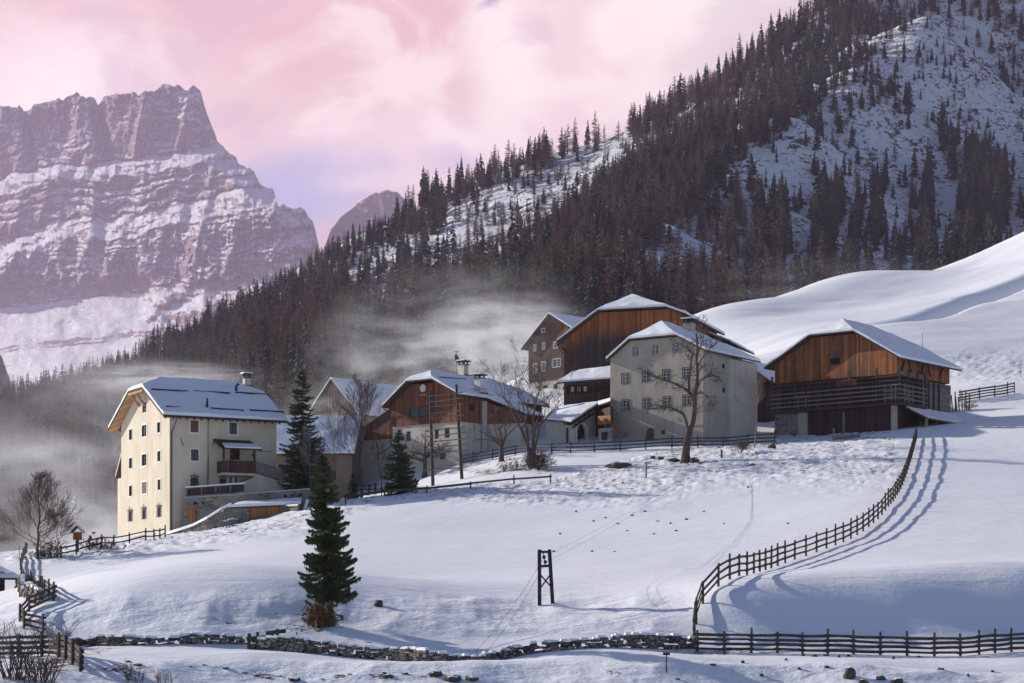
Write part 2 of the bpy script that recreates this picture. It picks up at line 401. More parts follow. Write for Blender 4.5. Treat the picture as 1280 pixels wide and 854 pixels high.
# ------------------------------------------------------------------ rock massif far behind
sky_pts = [(-400,150),(-300,120),(-200,142),(-120,120),(-60,138),(0,134),(22,134),(30,140),(60,128),(95,119),(119,120),(123,131),(127,124),(150,117),(185,115),(205,107),(228,110),(236,112),(242,109),(250,112),(262,148),(272,178),(290,192),(300,205),(318,215),(325,228),(340,237),(348,257),(376,259),(392,280),(397,300),(404,330),(412,380),(420,430)]
def rock_sheet(name, us, top_pts, vbot, D0, dfun, nrow, mats, amp=1.0, seed=0):
    top = np.interp(us, [p[0] for p in top_pts], [p[1] for p in top_pts])
    top = top + amp*(3.4*fbm(us/9.0, us*0+seed, 1.0, 4)+2.6*np.round(vnoise(us/6.0, us*0+seed, 4.0)*1.6)/1.6)
    s = np.linspace(0, 1, nrow)**.92
    U = np.broadcast_to(us[None], (nrow, len(us))); Vv = top[None]+(vbot-top[None])*s[:, None]
    Dp = D0 + dfun(U, Vv, Vv-top[None])
    X = (U-UC)/F*Dp; Z = (HV-Vv)/F*Dp
    # back of the massif: closes the sheet into a body
    back = np.stack([X[0], Dp[0]+90, Z[0]-50], 1); back2 = np.stack([X[0]*1.02, Dp[0]+700, Z[0]*.25], 1)
    Vt = np.concatenate([back2, back, np.stack([X, Dp, Z], 2).reshape(-1, 3)])
    o = link(name, np_mesh(name, Vt, grid_faces(nrow+2, len(us)), mats, smooth=True)); return tag(o, kind='structure')
qk = [-80, 108, 186, 190, 204, 208, 216, 219, 228, 231, 238, 242, 252, 256, 276, 282, 318, 330, 352, 372, 400, 412, 425, 600]
sl = [.6, .5, .5, 3.4, 3.4, .35, .35, 2.4, .3, 2.4, .35, 2.2, .4, 3.2, 3.2, .6, .7, 1.0, .8, 2.8, 3.0, .6, 3.0, 3.2]
qf = np.linspace(-80, 600, 3000); slf = np.interp(qf, qk, sl); cum = np.concatenate([[0], np.cumsum((slf[1:]+slf[:-1])/2*np.diff(qf))])
def massif_d(U, Vv, dv):
    calm = 1-.85*sstep(335, 375, Vv+.12*(U-100))*(1-sstep(150, 240, U))
    w_ = (.3+.7*calm)*15*fbm(U/75, Vv/60, .5, 3)+calm*7*fbm(U/17, Vv/14, 1.5, 2)
    q = Vv + .18*(U-200) + w_*(1+.8*sstep(260, 320, Vv)) - .20*np.maximum(0, Vv-300)*(U-200)/200*.5
    d = -np.interp(q, qf, cum)*2.0
    but = ridged(U/46+Vv*.004, Vv/150, 2.5, 2)*46 + ridged(U/19+Vv*.01, Vv/60, 3.5, 3)*22 + ridged(U/8, Vv/16, 4.5, 3)*13 + fbm(U/3, Vv/3.5, 5.5, 3)*7
    gully = 170*np.exp(-((U-119-.18*(Vv-125))/7)**2)*(1-sstep(150, 230, Vv)) + 90*np.exp(-((U-28-.2*(Vv-140))/6)**2)*(1-sstep(160, 240, Vv))
    but = but*calm + calm*13*(((q+5*fbm(U/22, Vv/22, 8.8, 2))/10.5) % 1.0)*sstep(-.3, .4, fbm(U/40, Vv/30, 12.2, 2))
    hard = .55+.45*(np.interp(q, qf, slf) < 1.5)
    big = 1+.9*sstep(275, 300, q)*(1-sstep(360, 380, q))
    turn = 2.0*np.maximum(0, U-np.interp(Vv, [110, 200, 250, 300, 420], [215, 252, 318, 350, 385])+14*fbm(Vv/26, U*0, 3.3, 3))**1.2
    d = d - 1.25*U
    return d - but*hard*big*1.15 + gully + turn
rk, rt, rb = new_mat('massif_rock')
P = rt.pos(); nn = rt.node('ShaderNodeSeparateXYZ', Vector=rt.n.new('ShaderNodeNewGeometry').outputs['Normal'])
fine = rt.noise(rt.scale(P, 1, .5, 1.6), .0145, 8, .74, .5); mid_ = rt.noise(P, .004, 5, .6)
snowm = rt.rng(rt.math('ADD', nn.outputs[2], rt.math('ADD', rt.math('MULTIPLY', rt.math('SUBTRACT', fine, .5), 1.5), rt.math('MULTIPLY', rt.math('SUBTRACT', mid_, .5), .5))), .50, .66)
strat = rt.noise(rt.scale(P, .12, .05, 1.0), .053, 5, .7, .4)
rc = rt.mix(strat, (.12, .070, .078), (.38, .235, .235))
rt.set(rb.inputs['Base Color'], rt.mix(snowm, rc, (.82, .80, .84)))
rt.set(rb.inputs['Normal'], rt.bump(rt.math('ADD', fine, rt.math('MULTIPLY', strat, .5)), .9, 28))
rock_sheet('rock_massif', np.arange(-400, 421, 1.1), sky_pts, 560, 12000, lambda U, V_, dv: massif_d(U, V_, dv)*2.14, 520, [rk], 1.0, 3)
pk = [(395,330),(415,285),(430,268),(448,252),(465,243),(480,238),(495,240),(505,246),(520,260),(560,300),(600,340)]
rock_sheet('far_peak', np.arange(395, 600, 1.3), pk, 480, 10000, lambda U, V_, dv: -dv*1.6-ridged(U/18, V_/30, 9.1, 4)*22+np.abs(U-480)*1.2, 160, [rk], .5, 9)
tk = [(-120,480),(-60,430),(-20,420),(2,445),(5,462),(9,470),(12,500),(16,560)]
rock_sheet('rock_tower', np.arange(-120, 17, 1.2), tk, 600, 2600, lambda U, V_, dv: -dv*.7-ridged(U/9, V_/16, 19.1, 4)*9+np.maximum(0, U)*1.5, 120, [rk], .6, 19)

# ------------------------------------------------------------------ forest
spruce_m, st_, sb_ = new_mat('spruce_needles')
rnd = st_.n.new('ShaderNodeObjectInfo').outputs['Random']; tin = st_.attr('tint')
rr = st_.math('FRACT', st_.math('ADD', st_.math('ADD', rnd, tin), st_.math('MULTIPLY', st_.noise(st_.pos(), .35, 2), .3)))
cc = st_.mix(rr, (.018, .032, .026), (.055, .068, .042))
st_.set(sb_.inputs['Base Color'], st_.mix(st_.rng(st_.noise(st_.pos(), 1.2, 3), .66, .74), cc, (.09, .085, .06)))
larch_m, lt_, lb_ = new_mat('larch_twigs')
rnd = lt_.n.new('ShaderNodeObjectInfo').outputs['Random']; tin = lt_.attr('tint')
rr = lt_.math('FRACT', lt_.math('ADD', rnd, tin))
lt_.set(lb_.inputs['Base Color'], lt_.mix(rr, (.098, .062, .051), (.195, .124, .088)))
bark_m = simple('conifer_bark', (.06, .045, .038), .9, .3, 4)

def conifer(seed, kind):
    """one conifer of height 1 as arrays: verts, triangles, material index"""
    rg = random.Random(seed); v = []; f = []; mi = []
    R0 = rg.uniform(.125, .175) if kind == 's' else rg.uniform(.14, .20)
    n = 5
    for z, r in ((-.06, .013), (.5, .009), (1.0, .001)):
        for j in range(n): v.append((r*math.cos(6.283*j/n), r*math.sin(6.283*j/n), z))
    for i in range(2):
        for j in range(n):
            a, b, c_, d = i*n+j, i*n+(j+1) % n, (i+1)*n+(j+1) % n, (i+1)*n+j
            f += [(a, b, c_), (a, c_, d)]; mi += [1, 1]
    nw = 21 if kind == 's' else 24
    lop = rg.uniform(0, 6.28); lopa = rg.uniform(0, .3)
    for i in range(nw):
        t = .10+.89*((i+rg.uniform(-.3, .3))/nw)
        t = max(.07, min(.985, t))
        prof = (1-t)**.8*(1 if t > .2 else .72+1.4*t) + .012
        for b in range(7 if t < .75 else 5):
            if rg.random() < (.08 if kind == 's' else .12): continue
            az = rg.uniform(0, 6.283); r = R0*prof*rg.uniform(.6, 1.22)*(1+lopa*math.cos(az-lop))
            ca, sa = math.cos(az), math.sin(az)
            z0 = t+rg.uniform(-.012, .012)
            if kind == 's':
                droop = rg.uniform(.15, .5)*r; wd = r*rg.uniform(.28, .44)+.004
                def pt(s, side, dz): return (ca*s*r-sa*side, sa*s*r+ca*side, z0+dz)
                b0 = len(v)
                v += [pt(0, 0, .012), pt(.5, wd, -droop*.75-.010), pt(.55, 0, -droop*.35+.012), pt(.5, -wd, -droop*.75-.010), pt(1, rg.uniform(-.3, .3)*wd, -droop*.8), pt(.85, wd*.75, -droop*1.1-.018), pt(.85, -wd*.75, -droop*1.1-.018)]
                f += [(b0, b0+1, b0+2), (b0, b0+2, b0+3), (b0+2, b0+1, b0+5), (b0+2, b0+5, b0+4), (b0+2, b0+4, b0+6), (b0+2, b0+6, b0+3)]; mi += [0]*6
            else:
                up = rg.uniform(-.1, .25)*r; wd = .0062
                def seg(p, q, w_):
                    b0 = len(v); d = (q[0]-p[0], q[1]-p[1], q[2]-p[2])
                    sx, sy = -sa*w_, ca*w_
                    v.extend([(p[0], p[1], p[2]-w_), (p[0]+sx, p[1]+sy, p[2]+w_), (q[0], q[1], q[2])]); f.append((b0, b0+1, b0+2)); mi.append(0)
                tip = (ca*r, sa*r, z0+up); seg((0, 0, z0), tip, wd)
                for k_ in range(5):
                    s = rg.uniform(.3, .95); p = (ca*r*s, sa*r*s, z0+up*s)
                    a2 = az+rg.choice((-1, 1))*rg.uniform(.4, 1.2); l = r*rg.uniform(.25, .5)
                    seg(p, (p[0]+math.cos(a2)*l, p[1]+math.sin(a2)*l, p[2]+rg.uniform(-.03, .02)), wd*.9)
    return np.array(v, np.float32), np.array(f, np.int32), np.array(mi, np.int32)
NVAR = 7
variants = {k: [conifer(100+i+(50 if k == 'l' else 0), k) for i in range(NVAR)] for k in 'sl'}
vmesh = {}
for k in 'sl':
    vmesh[k] = []
    for i, (v, f, mi) in enumerate(variants[k]):
        vmesh[k].append(np_mesh('spruce' if k == 's' else 'larch', v, f, [spruce_m if k == 's' else larch_m, bark_m], mi, attrs={'tint': np.zeros(len(v))}))

rs = np.random.RandomState(5)
def in_poly(u, v, poly):
    ins = np.zeros(len(u), bool); n = len(poly)
    for i in range(n):
        (x0, y0), (x1, y1) = poly[i], poly[(i+1) % n]
        c_ = ((y0 > v) != (y1 > v)) & (u < (x1-x0)*(v-y0)/(y1-y0+1e-9)+x0); ins ^= c_
    return ins
# candidate stands, drawn evenly over the slope as it is seen, then thinned by glades and gullies
N = 62000
cu = rs.uniform(-60, 1345, N); lr = rs.uniform(0, 1, N)
cy = 375*(1590/375.)**lr
cx = (cu-UC)/F*cy; cz = mount_h(cx, cy); cv = HV-F*cz/cy
# how fast the slope climbs in the picture: even spread per picture area
cv2 = HV-F*mount_h((cu-UC)/F*cy*1.01, cy*1.01)/(cy*1.01)
climb = np.clip((cv-cv2)/(.01/math.log(1590/375.)), 0, None)
dens = np.clip(climb*1405/(N*np.interp(cy, [500, 700, 850, 1000], [95., 75., 42., 24.])), 0, 1.0)
gl = np.ones(N)
gA = [(425,365),(455,320),(520,292),(545,300),(560,262),(640,228),(790,160),(775,215),(700,285),(640,330),(560,352),(520,400),(470,395)]
gB = [(1165,15),(1290,30),(1290,190),(1180,215),(1080,230),(990,262),(900,300),(860,392),(770,385),(830,300),(920,215),(1010,140)]
gl = np.where(in_poly(cu, cv, gA), .10+.32*(fbm(cx/40, cy/70, 31., 2) > .08), gl)
gl = np.where(in_poly(cu, cv, gB), 0.07+.26*(fbm(cx/45, cy/90, 3., 2) > .10), gl)
gC = [(860,392),(900,300),(990,262),(1080,230),(1180,215),(1290,190),(1290,400),(860,420)]
strip = fbm(cu/15+.1*cv/15, cv/130, 7., 3)
gl = np.where(in_poly(cu, cv, gC), np.where(strip > .10, 1.0, .10), gl)
gl = np.where(in_poly(cu, cv, [(1150,-20),(1290,-20),(1290,60),(1165,18)]), .8, gl)
keep = (rs.uniform(0, 1, N) < dens*gl) & ~((cy < 545) & (cu > 640)) & (ground_tps(cx, np.minimum(cy, 655)) < cz+2)
lone = np.ones(N)
cu, cv, cx, cy, cz, gl = [a[keep] for a in (cu, cv, cx, cy, cz, gl)]
n = len(cu)
# larch share: high on the lit western flank and along the skyline
pl = .40+.42*sstep(0, 1, fbm(cx/90, cy/110, 11., 3)*1.3+.5)*(cu < 1000)-.25*(cu > 950)*(cv > 60) + .1*(cu < 420)
kind = np.where(rs.uniform(0, 1, n) < np.clip(pl, .08, .85), 1, 0)
hgt = rs.uniform(13.5, 25, n)*np.where(gl < .5, .82, 1)*(.8+.35*vnoise(cx/50, cy/50, 21.))*np.where(cu < 250, .85, 1)
hgt = np.clip(hgt, 6, 29)
lean = rs.normal(0, .025, (n, 2)); rot = rs.uniform(0, 6.283, n); wid = rs.uniform(.85, 1.25, n); var = rs.randint(0, NVAR, n)
base_ = np.stack([cx, cy, cz-.2], 1)
seen = (cu > -12) & (cu < 1292) & (cv-F*hgt/cy < 850) & (cv > 8) & (cv < np.interp(cu, [0, 150, 300, 380, 560, 700, 760, 900, 1060, 1200, 1280], [655, 600, 480, 470, 470, 400, 385, 388, 350, 340, 290])+8)
pxh = np.where(seen, F*hgt/cy, 0)
LAB = {
 ('s', 0): ('dark green spruce in the misty wood left of the village', 'spruces in the wood left of the village'),
 ('l', 0): ('bare russet larch in the misty wood left of the village', 'larches in the wood left of the village'),
 ('s', 1): ('dark spruce on the wooded slope above the misty farmhouses', 'spruces on the slope above the farmhouses'),
 ('l', 1): ('bare brown larch on the wooded slope above the misty farmhouses', 'larches on the slope above the farmhouses'),
 ('s', 2): ('dark spruce on the shaded snowy slope behind the white hill', 'spruces on the shaded slope'),
 ('l', 2): ('bare brown larch on the shaded snowy slope behind the white hill', 'larches on the shaded slope'),
}
for ki, k in enumerate('sl'):
    idx = np.where(kind == ki)[0]
    order = idx[np.argsort(-pxh[idx])]
    solo, rest = order[:298], order[298:]
    nm = 'spruce' if k == 's' else 'larch'
    for i in solo:
        o = bpy.data.objects.new(nm+'_tree', vmesh[k][var[i]]); COL.objects.link(o)
        o.location = base_[i]; o.rotation_euler = (lean[i, 0], lean[i, 1], rot[i]); h = hgt[i]; o.scale = (h*wid[i], h*wid[i], h)
        reg = 0 if cu[i] < 380 else (1 if cu[i] < 850 else 2)
        lb, gp = LAB[(k, reg)]; tag(o, lb, 'tree', gp)
    Vs, Fs, Ms, Ts = [], [], [], []; off = 0
    for i in rest:
        v, f, mi = variants[k][var[i]]; h = hgt[i]; c_, s_ = math.cos(rot[i]), math.sin(rot[i])
        x = v[:, 0]*wid[i]; y = v[:, 1]*wid[i]
        q = np.stack([(x*c_-y*s_)+lean[i, 1]*v[:, 2], (x*s_+y*c_)-lean[i, 0]*v[:, 2], v[:, 2]], 1)*h+base_[i]
        Vs.append(q); Fs.append(f+off); Ms.append(mi); Ts.append(np.full(len(v), rs.uniform())); off += len(v)
    me = np_mesh(nm+'_forest', np.concatenate(Vs), np.concatenate(Fs), [spruce_m if k == 's' else larch_m, bark_m], np.concatenate(Ms), attrs={'tint': np.concatenate(Ts)})
    o = link(nm+'_forest', me)
    tag(o, 'forest of dark spruces covering the mountainside' if k == 's' else 'forest of bare brown larches covering the mountainside', 'forest', kind='stuff')
    print('FOREST', nm, len(solo), len(rest), 'px', pxh[solo[-1]], pxh[solo[0]])
# ------------------------------------------------------------------ building materials
def plaster(name, a, b, stain=(.25, .22, .18), sc_=.6, amt=.35, low=None):
    m, t, bs = new_mat(name); P = t.obj()
    n1 = t.noise(P, sc_, 6, .62); n2 = t.noise(t.scale(P, 1.2, 1.2, .12), 1.1, 4, .6); n3 = t.noise(P, 7, 3)
    c = t.mix(t.rng(n1, .3, .7), a, b)
    c = t.mix(t.math('MULTIPLY', t.rng(n2, .52, .78), amt), c, stain)
    c = t.mix(t.math('MULTIPLY', t.rng(n3, .5, .8), .12), c, stain)
    t.set(bs.inputs['Base Color'], c); bs.inputs['Roughness'].default_value = .9
    t.set(bs.inputs['Normal'], t.bump(t.math('ADD', n1, t.math('MULTIPLY', n3, .3)), .45, .05)); return m
def planks(name, cols, width=.22, grey=None, dark=.5, horizontal=False, weather=None):
    """vertical boards; weather = (func(t, P) -> 0..1 socket) blends to grey"""
    m, t, bs = new_mat(name); P = t.obj(); s = t.node('ShaderNodeSeparateXYZ', Vector=P)
    hx = t.math('ADD', s.outputs[0], s.outputs[1]) if not horizontal else s.outputs[2]
    idx = t.math('FLOOR', t.math('DIVIDE', hx, width))
    wn = t.node('ShaderNodeTexWhiteNoise', noise_dimensions='1D'); t.set(wn.inputs['W'], idx)
    r1 = wn.outputs['Value']
    wn2 = t.node('ShaderNodeTexWhiteNoise', noise_dimensions='1D'); t.set(wn2.inputs['W'], t.math('ADD', idx, 91.7)); r2 = wn2.outputs['Value']
    fr = t.math('FRACT', t.math('DIVIDE', hx, width)); seam = t.math('MAXIMUM', t.rng(fr, 0, .12, 1, 0), t.rng(fr, .90, 1, 0, 1))
    str_ = t.scale(P, 5, 5, .35) if not horizontal else t.scale(P, .35, .35, 5)
    g = t.noise(str_, 1.6, 6, .7, .3); big = t.noise(P, .35, 4, .6)
    c = t.mix(r1, tuple(x*.72 for x in cols[0]), tuple(x*1.1 for x in cols[1])); c = t.mix(t.math('MULTIPLY', t.rng(g, .42, .70), .8), c, cols[2])
    if grey is not None:
        f = weather(t, P, s) if weather else t.rng(big, .35, .65)
        f2 = t.math('ADD', f, t.math('MULTIPLY', t.math('SUBTRACT', t.math('ADD', t.math('MULTIPLY', g, .7), t.math('MULTIPLY', r2, .5)), .6), .8), clamp=True)
        c = t.mix(f2, c, t.mix(g, tuple(x*.55 for x in grey), tuple(x*1.4 for x in grey)))
    c = t.mix(t.math('MULTIPLY', seam, dark), c, (.012, .009, .007))
    t.set(bs.inputs['Base Color'], c); bs.inputs['Roughness'].default_value = .85
    t.set(bs.inputs['Normal'], t.bump(t.math('SUBTRACT', t.math('MULTIPLY', g, .4), t.math('MULTIPLY', seam, .8)), .7, .03)); return m
def stone_mat(name, a, b, scale=2.2, mortar=(.30, .28, .26)):
    m, t, bs = new_mat(name); P = t.scale(t.obj(), 1, 1, 1.7)
    vo = t.node('ShaderNodeTexVoronoi', Scale=scale, feature='DISTANCE_TO_EDGE'); t.l.new(P, vo.inputs['Vector'])
    vc = t.node('ShaderNodeTexVoronoi', Scale=scale); t.l.new(P, vc.inputs['Vector'])
    cs = t.node('ShaderNodeSeparateXYZ', Vector=vc.outputs['Color'])
    c = t.mix(cs.outputs[0], a, b); c = t.mix(t.math('MULTIPLY', t.noise(P, 9, 4), .4), c, tuple(x*.6 for x in a))
    e = t.rng(vo.outputs['Distance'], .02, .09); c = t.mix(e, mortar, c)
    t.set(bs.inputs['Base Color'], c); bs.inputs['Roughness'].default_value = .9
    t.set(bs.inputs['Normal'], t.bump(e, .8, .06)); return m
snow_m, tS, bS = new_mat('roof_snow'); P = tS.obj()
tS.set(bS.inputs['Base Color'], tS.mix(tS.noise(P, .5, 4), (.78, .80, .84), (.87, .87, .885))); bS.inputs['Roughness'].default_value = .6
tS.set(bS.inputs['Normal'], tS.bump(tS.math('ADD', tS.noise(P, .5, 5, .6), tS.math('MULTIPLY', tS.noise(P, 4, 4), .15)), .5, .25))
cream_m = plaster('cream_plaster', (.58, .50, .385), (.66, .585, .46), (.36, .30, .23), .4, .5)
grey_m = plaster('grey_plaster', (.40, .345, .28), (.49, .43, .35), (.22, .19, .16), .5, .5)
pale_m = plaster('pale_plaster', (.54, .49, .42), (.62, .57, .49), (.30, .27, .23), .5, .45)
white_m = plaster('white_surround', (.66, .64, .60), (.74, .72, .68), (.5, .47, .42), 1.2, .15)
frame_w = simple('white_window_paint', (.68, .66, .62), .6, .12)
glass_m, tg, bgs = new_mat('window_glass')
tg.set(bgs.inputs['Base Color'], tg.mix(tg.rng(tg.n.new('ShaderNodeObjectInfo').outputs['Random'], .55, .95), tg.mix(tg.noise(tg.obj(), 1.5, 2), (.015, .016, .02), (.05, .046, .048)), tg.mix(tg.noise(tg.scale(tg.obj(), 6, 6, 1), 2, 3), (.06, .055, .055), (.26, .24, .22)))); bgs.inputs['Roughness'].default_value = .12; bgs.inputs['Specular IOR Level'].default_value = .5
dark_wood = planks('dark_wood', ((.060, .036, .026), (.10, .058, .040), (.035, .024, .020)), .2)
trim_wood = simple('weathered_trim', (.075, .052, .040), .85, .35, 4, .01, stretch=(4, 4, .6))
raw_wood = planks('pale_soffit_boards', ((.44, .27, .12), (.52, .34, .17), (.32, .19, .09)), .25, dark=.3)
orange_wood = planks('orange_boards', ((.36, .15, .055), (.46, .20, .075), (.25, .10, .04)), .18, dark=.4)
red_wood = planks('red_brown_boards', ((.20, .070, .036), (.30, .115, .055), (.12, .045, .026)), .24, grey=(.085, .058, .048), weather=lambda t, P, s: t.math('SUBTRACT', t.rng(t.noise(P, .3, 4), .40, .75), .12))
shutter_m = simple('brown_shutter', (.15, .075, .045), .7, .2, 5)
dark_in, tdi, bdi = new_mat('dark_interior'); bdi.inputs['Base Color'].default_value = (.012, .010, .009, 1)
iron_m = simple('dark_iron', (.03, .028, .03), .6, .2)
grey_wood = simple('silvery_weathered_wood', (.20, .175, .155), .9, .35, 3, .02, stretch=(3, 3, .5))
fence_m = simple('weathered_fence_wood', (.075, .058, .048), .9, .45, 3, .02)
rubble_m = stone_mat('rubble_stone', (.12, .105, .09), (.36, .325, .285), 1.5)
drystone_m = stone_mat('dry_stone', (.14, .12, .105), (.36, .315, .275), 3.2, (.03, .026, .024))

def dirs(x1):
    """unit vectors along the two visible fronts; x1 = picture column to which the left front recedes"""
    d1 = Vector((x1-UC, F, 0)).normalized(); d2 = Vector((d1.y, -d1.x, 0)); return d1, d2

class House:
    def __init__(s, name, label, cat, u, v, Y, x1, group=None):
        s.C = at(u, v, Y); s.d1, s.d2 = dirs(x1)
        s.rz = math.atan2(s.d2.y, s.d2.x)
        s.root = tag(empty(name, s.C, s.rz), label, cat, group); s.cuts = []; s.wins = []
        s.inv = Matrix.Translation(s.C) @ Matrix.Rotation(s.rz, 4, 'Z'); s.inv = s.inv.inverted()
        s.name = name
    def ray(s, u, v): return s.inv @ Vector((0, 0, 0)), (s.inv.to_3x3() @ Vector(((u-UC)/F, 1, (HV-v)/F)))
    def gab(s, u, v, x=0.0):           # point on the left front (plane x) -> (y, z)
        o, d = s.ray(u, v); t = (x-o.x)/d.x; p = o+d*t; return p.y, p.z
    def lon(s, u, v, y=0.0):           # point on the right front (plane y) -> (x, z)
        o, d = s.ray(u, v); t = (y-o.y)/d.y; p = o+d*t; return p.x, p.z
    def walls(s, name, mb_list, mat):
        """solid wall bodies with the window openings cut out of them"""
        bm = MB()
        for m in mb_list:
            bm.add(m.v, m.f)
        o = bm.build(name, mat, s.root)
        if s.cuts:
            c = MB()
            for q in s.cuts: c.box(*q)
            co = c.build('cutter', mat); co.matrix_world = s.root.matrix_basis.copy()
            o.parent = None; o.matrix_world = s.root.matrix_basis.copy()
            md = o.modifiers.new('b', 'BOOLEAN'); md.object = co; md.operation = 'DIFFERENCE'; md.solver = 'EXACT'
            bpy.context.view_layer.update()
            me = bpy.data.meshes.new_from_object(o.evaluated_get(bpy.context.evaluated_depsgraph_get()))
            o.modifiers.clear(); o.data = me; bpy.data.objects.remove(co)
            o.matrix_world = Matrix.Identity(4); o.parent = s.root; o.matrix_basis = Matrix.Identity(4)
        return o
    def window(s, face, a, z, w, h, kind='cross', off=0.0, frame=None, pane=None, surround=None, name='window', bars=False, depth=.16, parent=None, label=None):
        """face 'g' on plane x=off (a = y) or 'l' on plane y=off (a = x); centre (a, z)"""
        def B(mb, a0, a1, z0, z1, p0, p1):   # p: depth into the wall (positive inward)
            if face == 'g': mb.box(off+p0, off+p1, a0, a1, z0, z1)
            else: mb.box(a0, a1, off+p0, off+p1, z0, z1)
        a0, a1, z0, z1 = a-w/2, a+w/2, z-h/2, z+h/2
        s.cuts.append((off-.3, off+depth+.02, a0, a1, z0, z1) if face == 'g' else (a0, a1, off-.3, off+depth+.02, z0, z1))
        mb = MB(); fw = .07
        if kind == 'shut':
            B(mb, a0+.005, a1-.005, z0+.005, z1-.005, .02, .07)
            o = mb.build(name, shutter_m, s.root)
            l2 = MB(); 
            for q in range(9): B(l2, a0+.04, a-.02, z0+.06+q*(h-.12)/9, z0+.06+(q+.55)*(h-.12)/9, .0, .019); B(l2, a+.02, a1-.04, z0+.06+q*(h-.12)/9, z0+.06+(q+.55)*(h-.12)/9, .0, .019)
            l2.build('shutter_slats', shutter_m, o)
        else:
            for q in ((a0, a0+fw, z0, z1), (a1-fw, a1, z0, z1), (a0+fw, a1-fw, z0, z0+fw), (a0+fw, a1-fw, z1-fw, z1)): B(mb, *q, .06, .13)
            if kind in ('cross', 'six'): B(mb, a-.035, a+.035, z0+fw, z1-fw, .065, .13)
            if kind == 'cross': B(mb, a0+fw, a1-fw, z+.1*h, z+.1*h+.05, .07, .125)
            if kind == 'six':
                for q in (1/3, 2/3): B(mb, a0+fw, a1-fw, z0+h*q-.022, z0+h*q+.022, .07, .125)
            o = mb.build(name, frame or trim_wood, s.root)
            p = MB(); B(p, a0+.01, a1-.01, z0+.01, z1-.01, depth-.03, depth); p.build('pane', pane or glass_m, o)
        if label: o['label'] = label
        if surround:
            r = MB(); k_ = surround[1]
            for q in ((a0-k_, a0, z0-k_, z1+k_), (a1, a1+k_, z0-k_, z1+k_), (a0, a1, z0-k_, z0), (a0, a1, z1, z1+k_)): B(r, *q, -.03, .05)
            r.build('surround', surround[0], o)
        if bars:
            r = MB()
            for q in range(5): B(r, a0+w*(q+.5)/5-.012, a0+w*(q+.5)/5+.012, z0-.05, z1+.12, -.12, -.095)
            for q in range(4): B(r, a0-.08, a1+.08, z0+h*(q+.3)/4-.012, z0+h*(q+.3)/4+.012, -.095, -.07)
            B(r, a0-.12, a1+.12, z1+.10, z1+.16, -.14, .0)
            for q, e in ((-.10, .12), (0, .34), (.10, .12)): B(r, a+w*q*3-.02, a+w*q*3+.02, z1+.16, z1+.16+e, -.12, -.08)
            r.build('grille', iron_m, o)
        return o
    def win_px(s, face, u, v, wpx, hpx, off=0.0, **kw):
        f = s.gab if face == 'g' else s.lon
        a, z = f(u, v, off); a0, _ = f(u-wpx/2, v, off); a1, _ = f(u+wpx/2, v, off); _, z1 = f(u, v-hpx/2, off); _, z0 = f(u, v+hpx/2, off)
        return s.window(face, (a0+a1)/2, (z0+z1)/2, abs(a1-a0), abs(z1-z0), off=off, **kw)
    def roof(s, w, l, yr, zr, zeR, zeL, oR, oL, of, ob, hipf=None, hipb=None, t=.16, snow=.16, mat=None, guard=True, snow_mat=None):
        """pitched roof along x. Slopes fall to zeR at y=-oR and zeL at y=w+oL. hip = (height of the hip's foot, how far in the ridge starts)"""
        def yR(z): return -oR+(z-zeR)/(zr-zeR)*(yr+oR)
        def yL(z): return w+oL-(z-zeL)/(zr-zeL)*(w+oL-yr)
        xf, xb = -of, l+ob
        zf, hf = hipf or (zr, 0); zb, hb_ = hipb or (zr, 0)
        rf = Vector((hf if hipf else xf, yr, zr)); rb_ = Vector((l-hb_ if hipb else xb, yr, zr))
        fR, fL = Vector((xf, yR(zf), zf)), Vector((xf, yL(zf), zf)); bR, bL = Vector((xb, yR(zb), zb)), Vector((xb, yL(zb), zb))
        eRf, eRb = Vector((xf, -oR, zeR)), Vector((xb, -oR, zeR)); eLf, eLb = Vector((xf, w+oL, zeL)), Vector((xb, w+oL, zeL))
        polys = []
        R_ = [eRf, eRb]+([bR] if (bR-eRb).length > .05 else [])+([rb_] if (rb_-bR).length > .02 else [])+([rf] if (rf-rb_).length > .05 else [])+([fR] if (fR-rf).length > .02 and (fR-eRf).length > .05 else [])
        L_ = [eLb, eLf]+([fL] if (fL-eLf).length > .05 else [])+([rf] if (rf-fL).length > .02 else [])+([rb_] if (rb_-rf).length > .05 else [])+([bL] if (bL-rb_).length > .02 and (bL-eLb).length > .05 else [])
        polys = [R_, L_]
        if hipf: polys.append([fL, fR, rf])
        if hipb: polys.append([bR, bL, rb_])
        s.rf = dict(yR=yR, yL=yL, zf=zf, zr=zr, yr=yr, zeR=zeR, oR=oR, xf=xf, xb=xb, hf=hf)
        s.oLv, s.zeL = oL, zeL
        r = slab(polys, -t, 0).build_to('roof', mat or trim_wood, s.root)
        if snow:
            slab(polys, .012, snow, shrink=.06).build_to('roof_snow', snow_mat or snow_m, s.root, rough=.05)
        return r
    def section(s, w, z0, x0, x1, drop=.17, zR=None, zL=None):
        """wall body filling the section below the roof, from x0 to x1"""
        q = s.rf; zr_ = min(q['zf']-.02, q['zr'])-drop
        sl = (q['zr']-q['zeR'])/(q['yr']+q['oR'])
        zRw = q['zeR']+q['oR']*sl-drop if zR is None else zR
        pts = [(x0, 0, z0), (x0, w, z0)]
        slL = (q['zr']-s.zeL)/(w+s.oLv-q['yr']); zLw = s.zeL+s.oLv*slL-drop if zL is None else zL
        pts.append((x0, w, zLw))
        yl = w+s.oLv-(zr_+drop-s.zeL)/slL; yr_ = -q['oR']+(zr_+drop-q['zeR'])/sl
        if yl-yr_ > .05: pts += [(x0, yl, zr_), (x0, yr_, zr_)]
        else: pts += [(x0, (yl+yr_)/2, zr_)]
        pts.append((x0, 0, zRw)); s.zRw, s.zLw = zRw, zLw
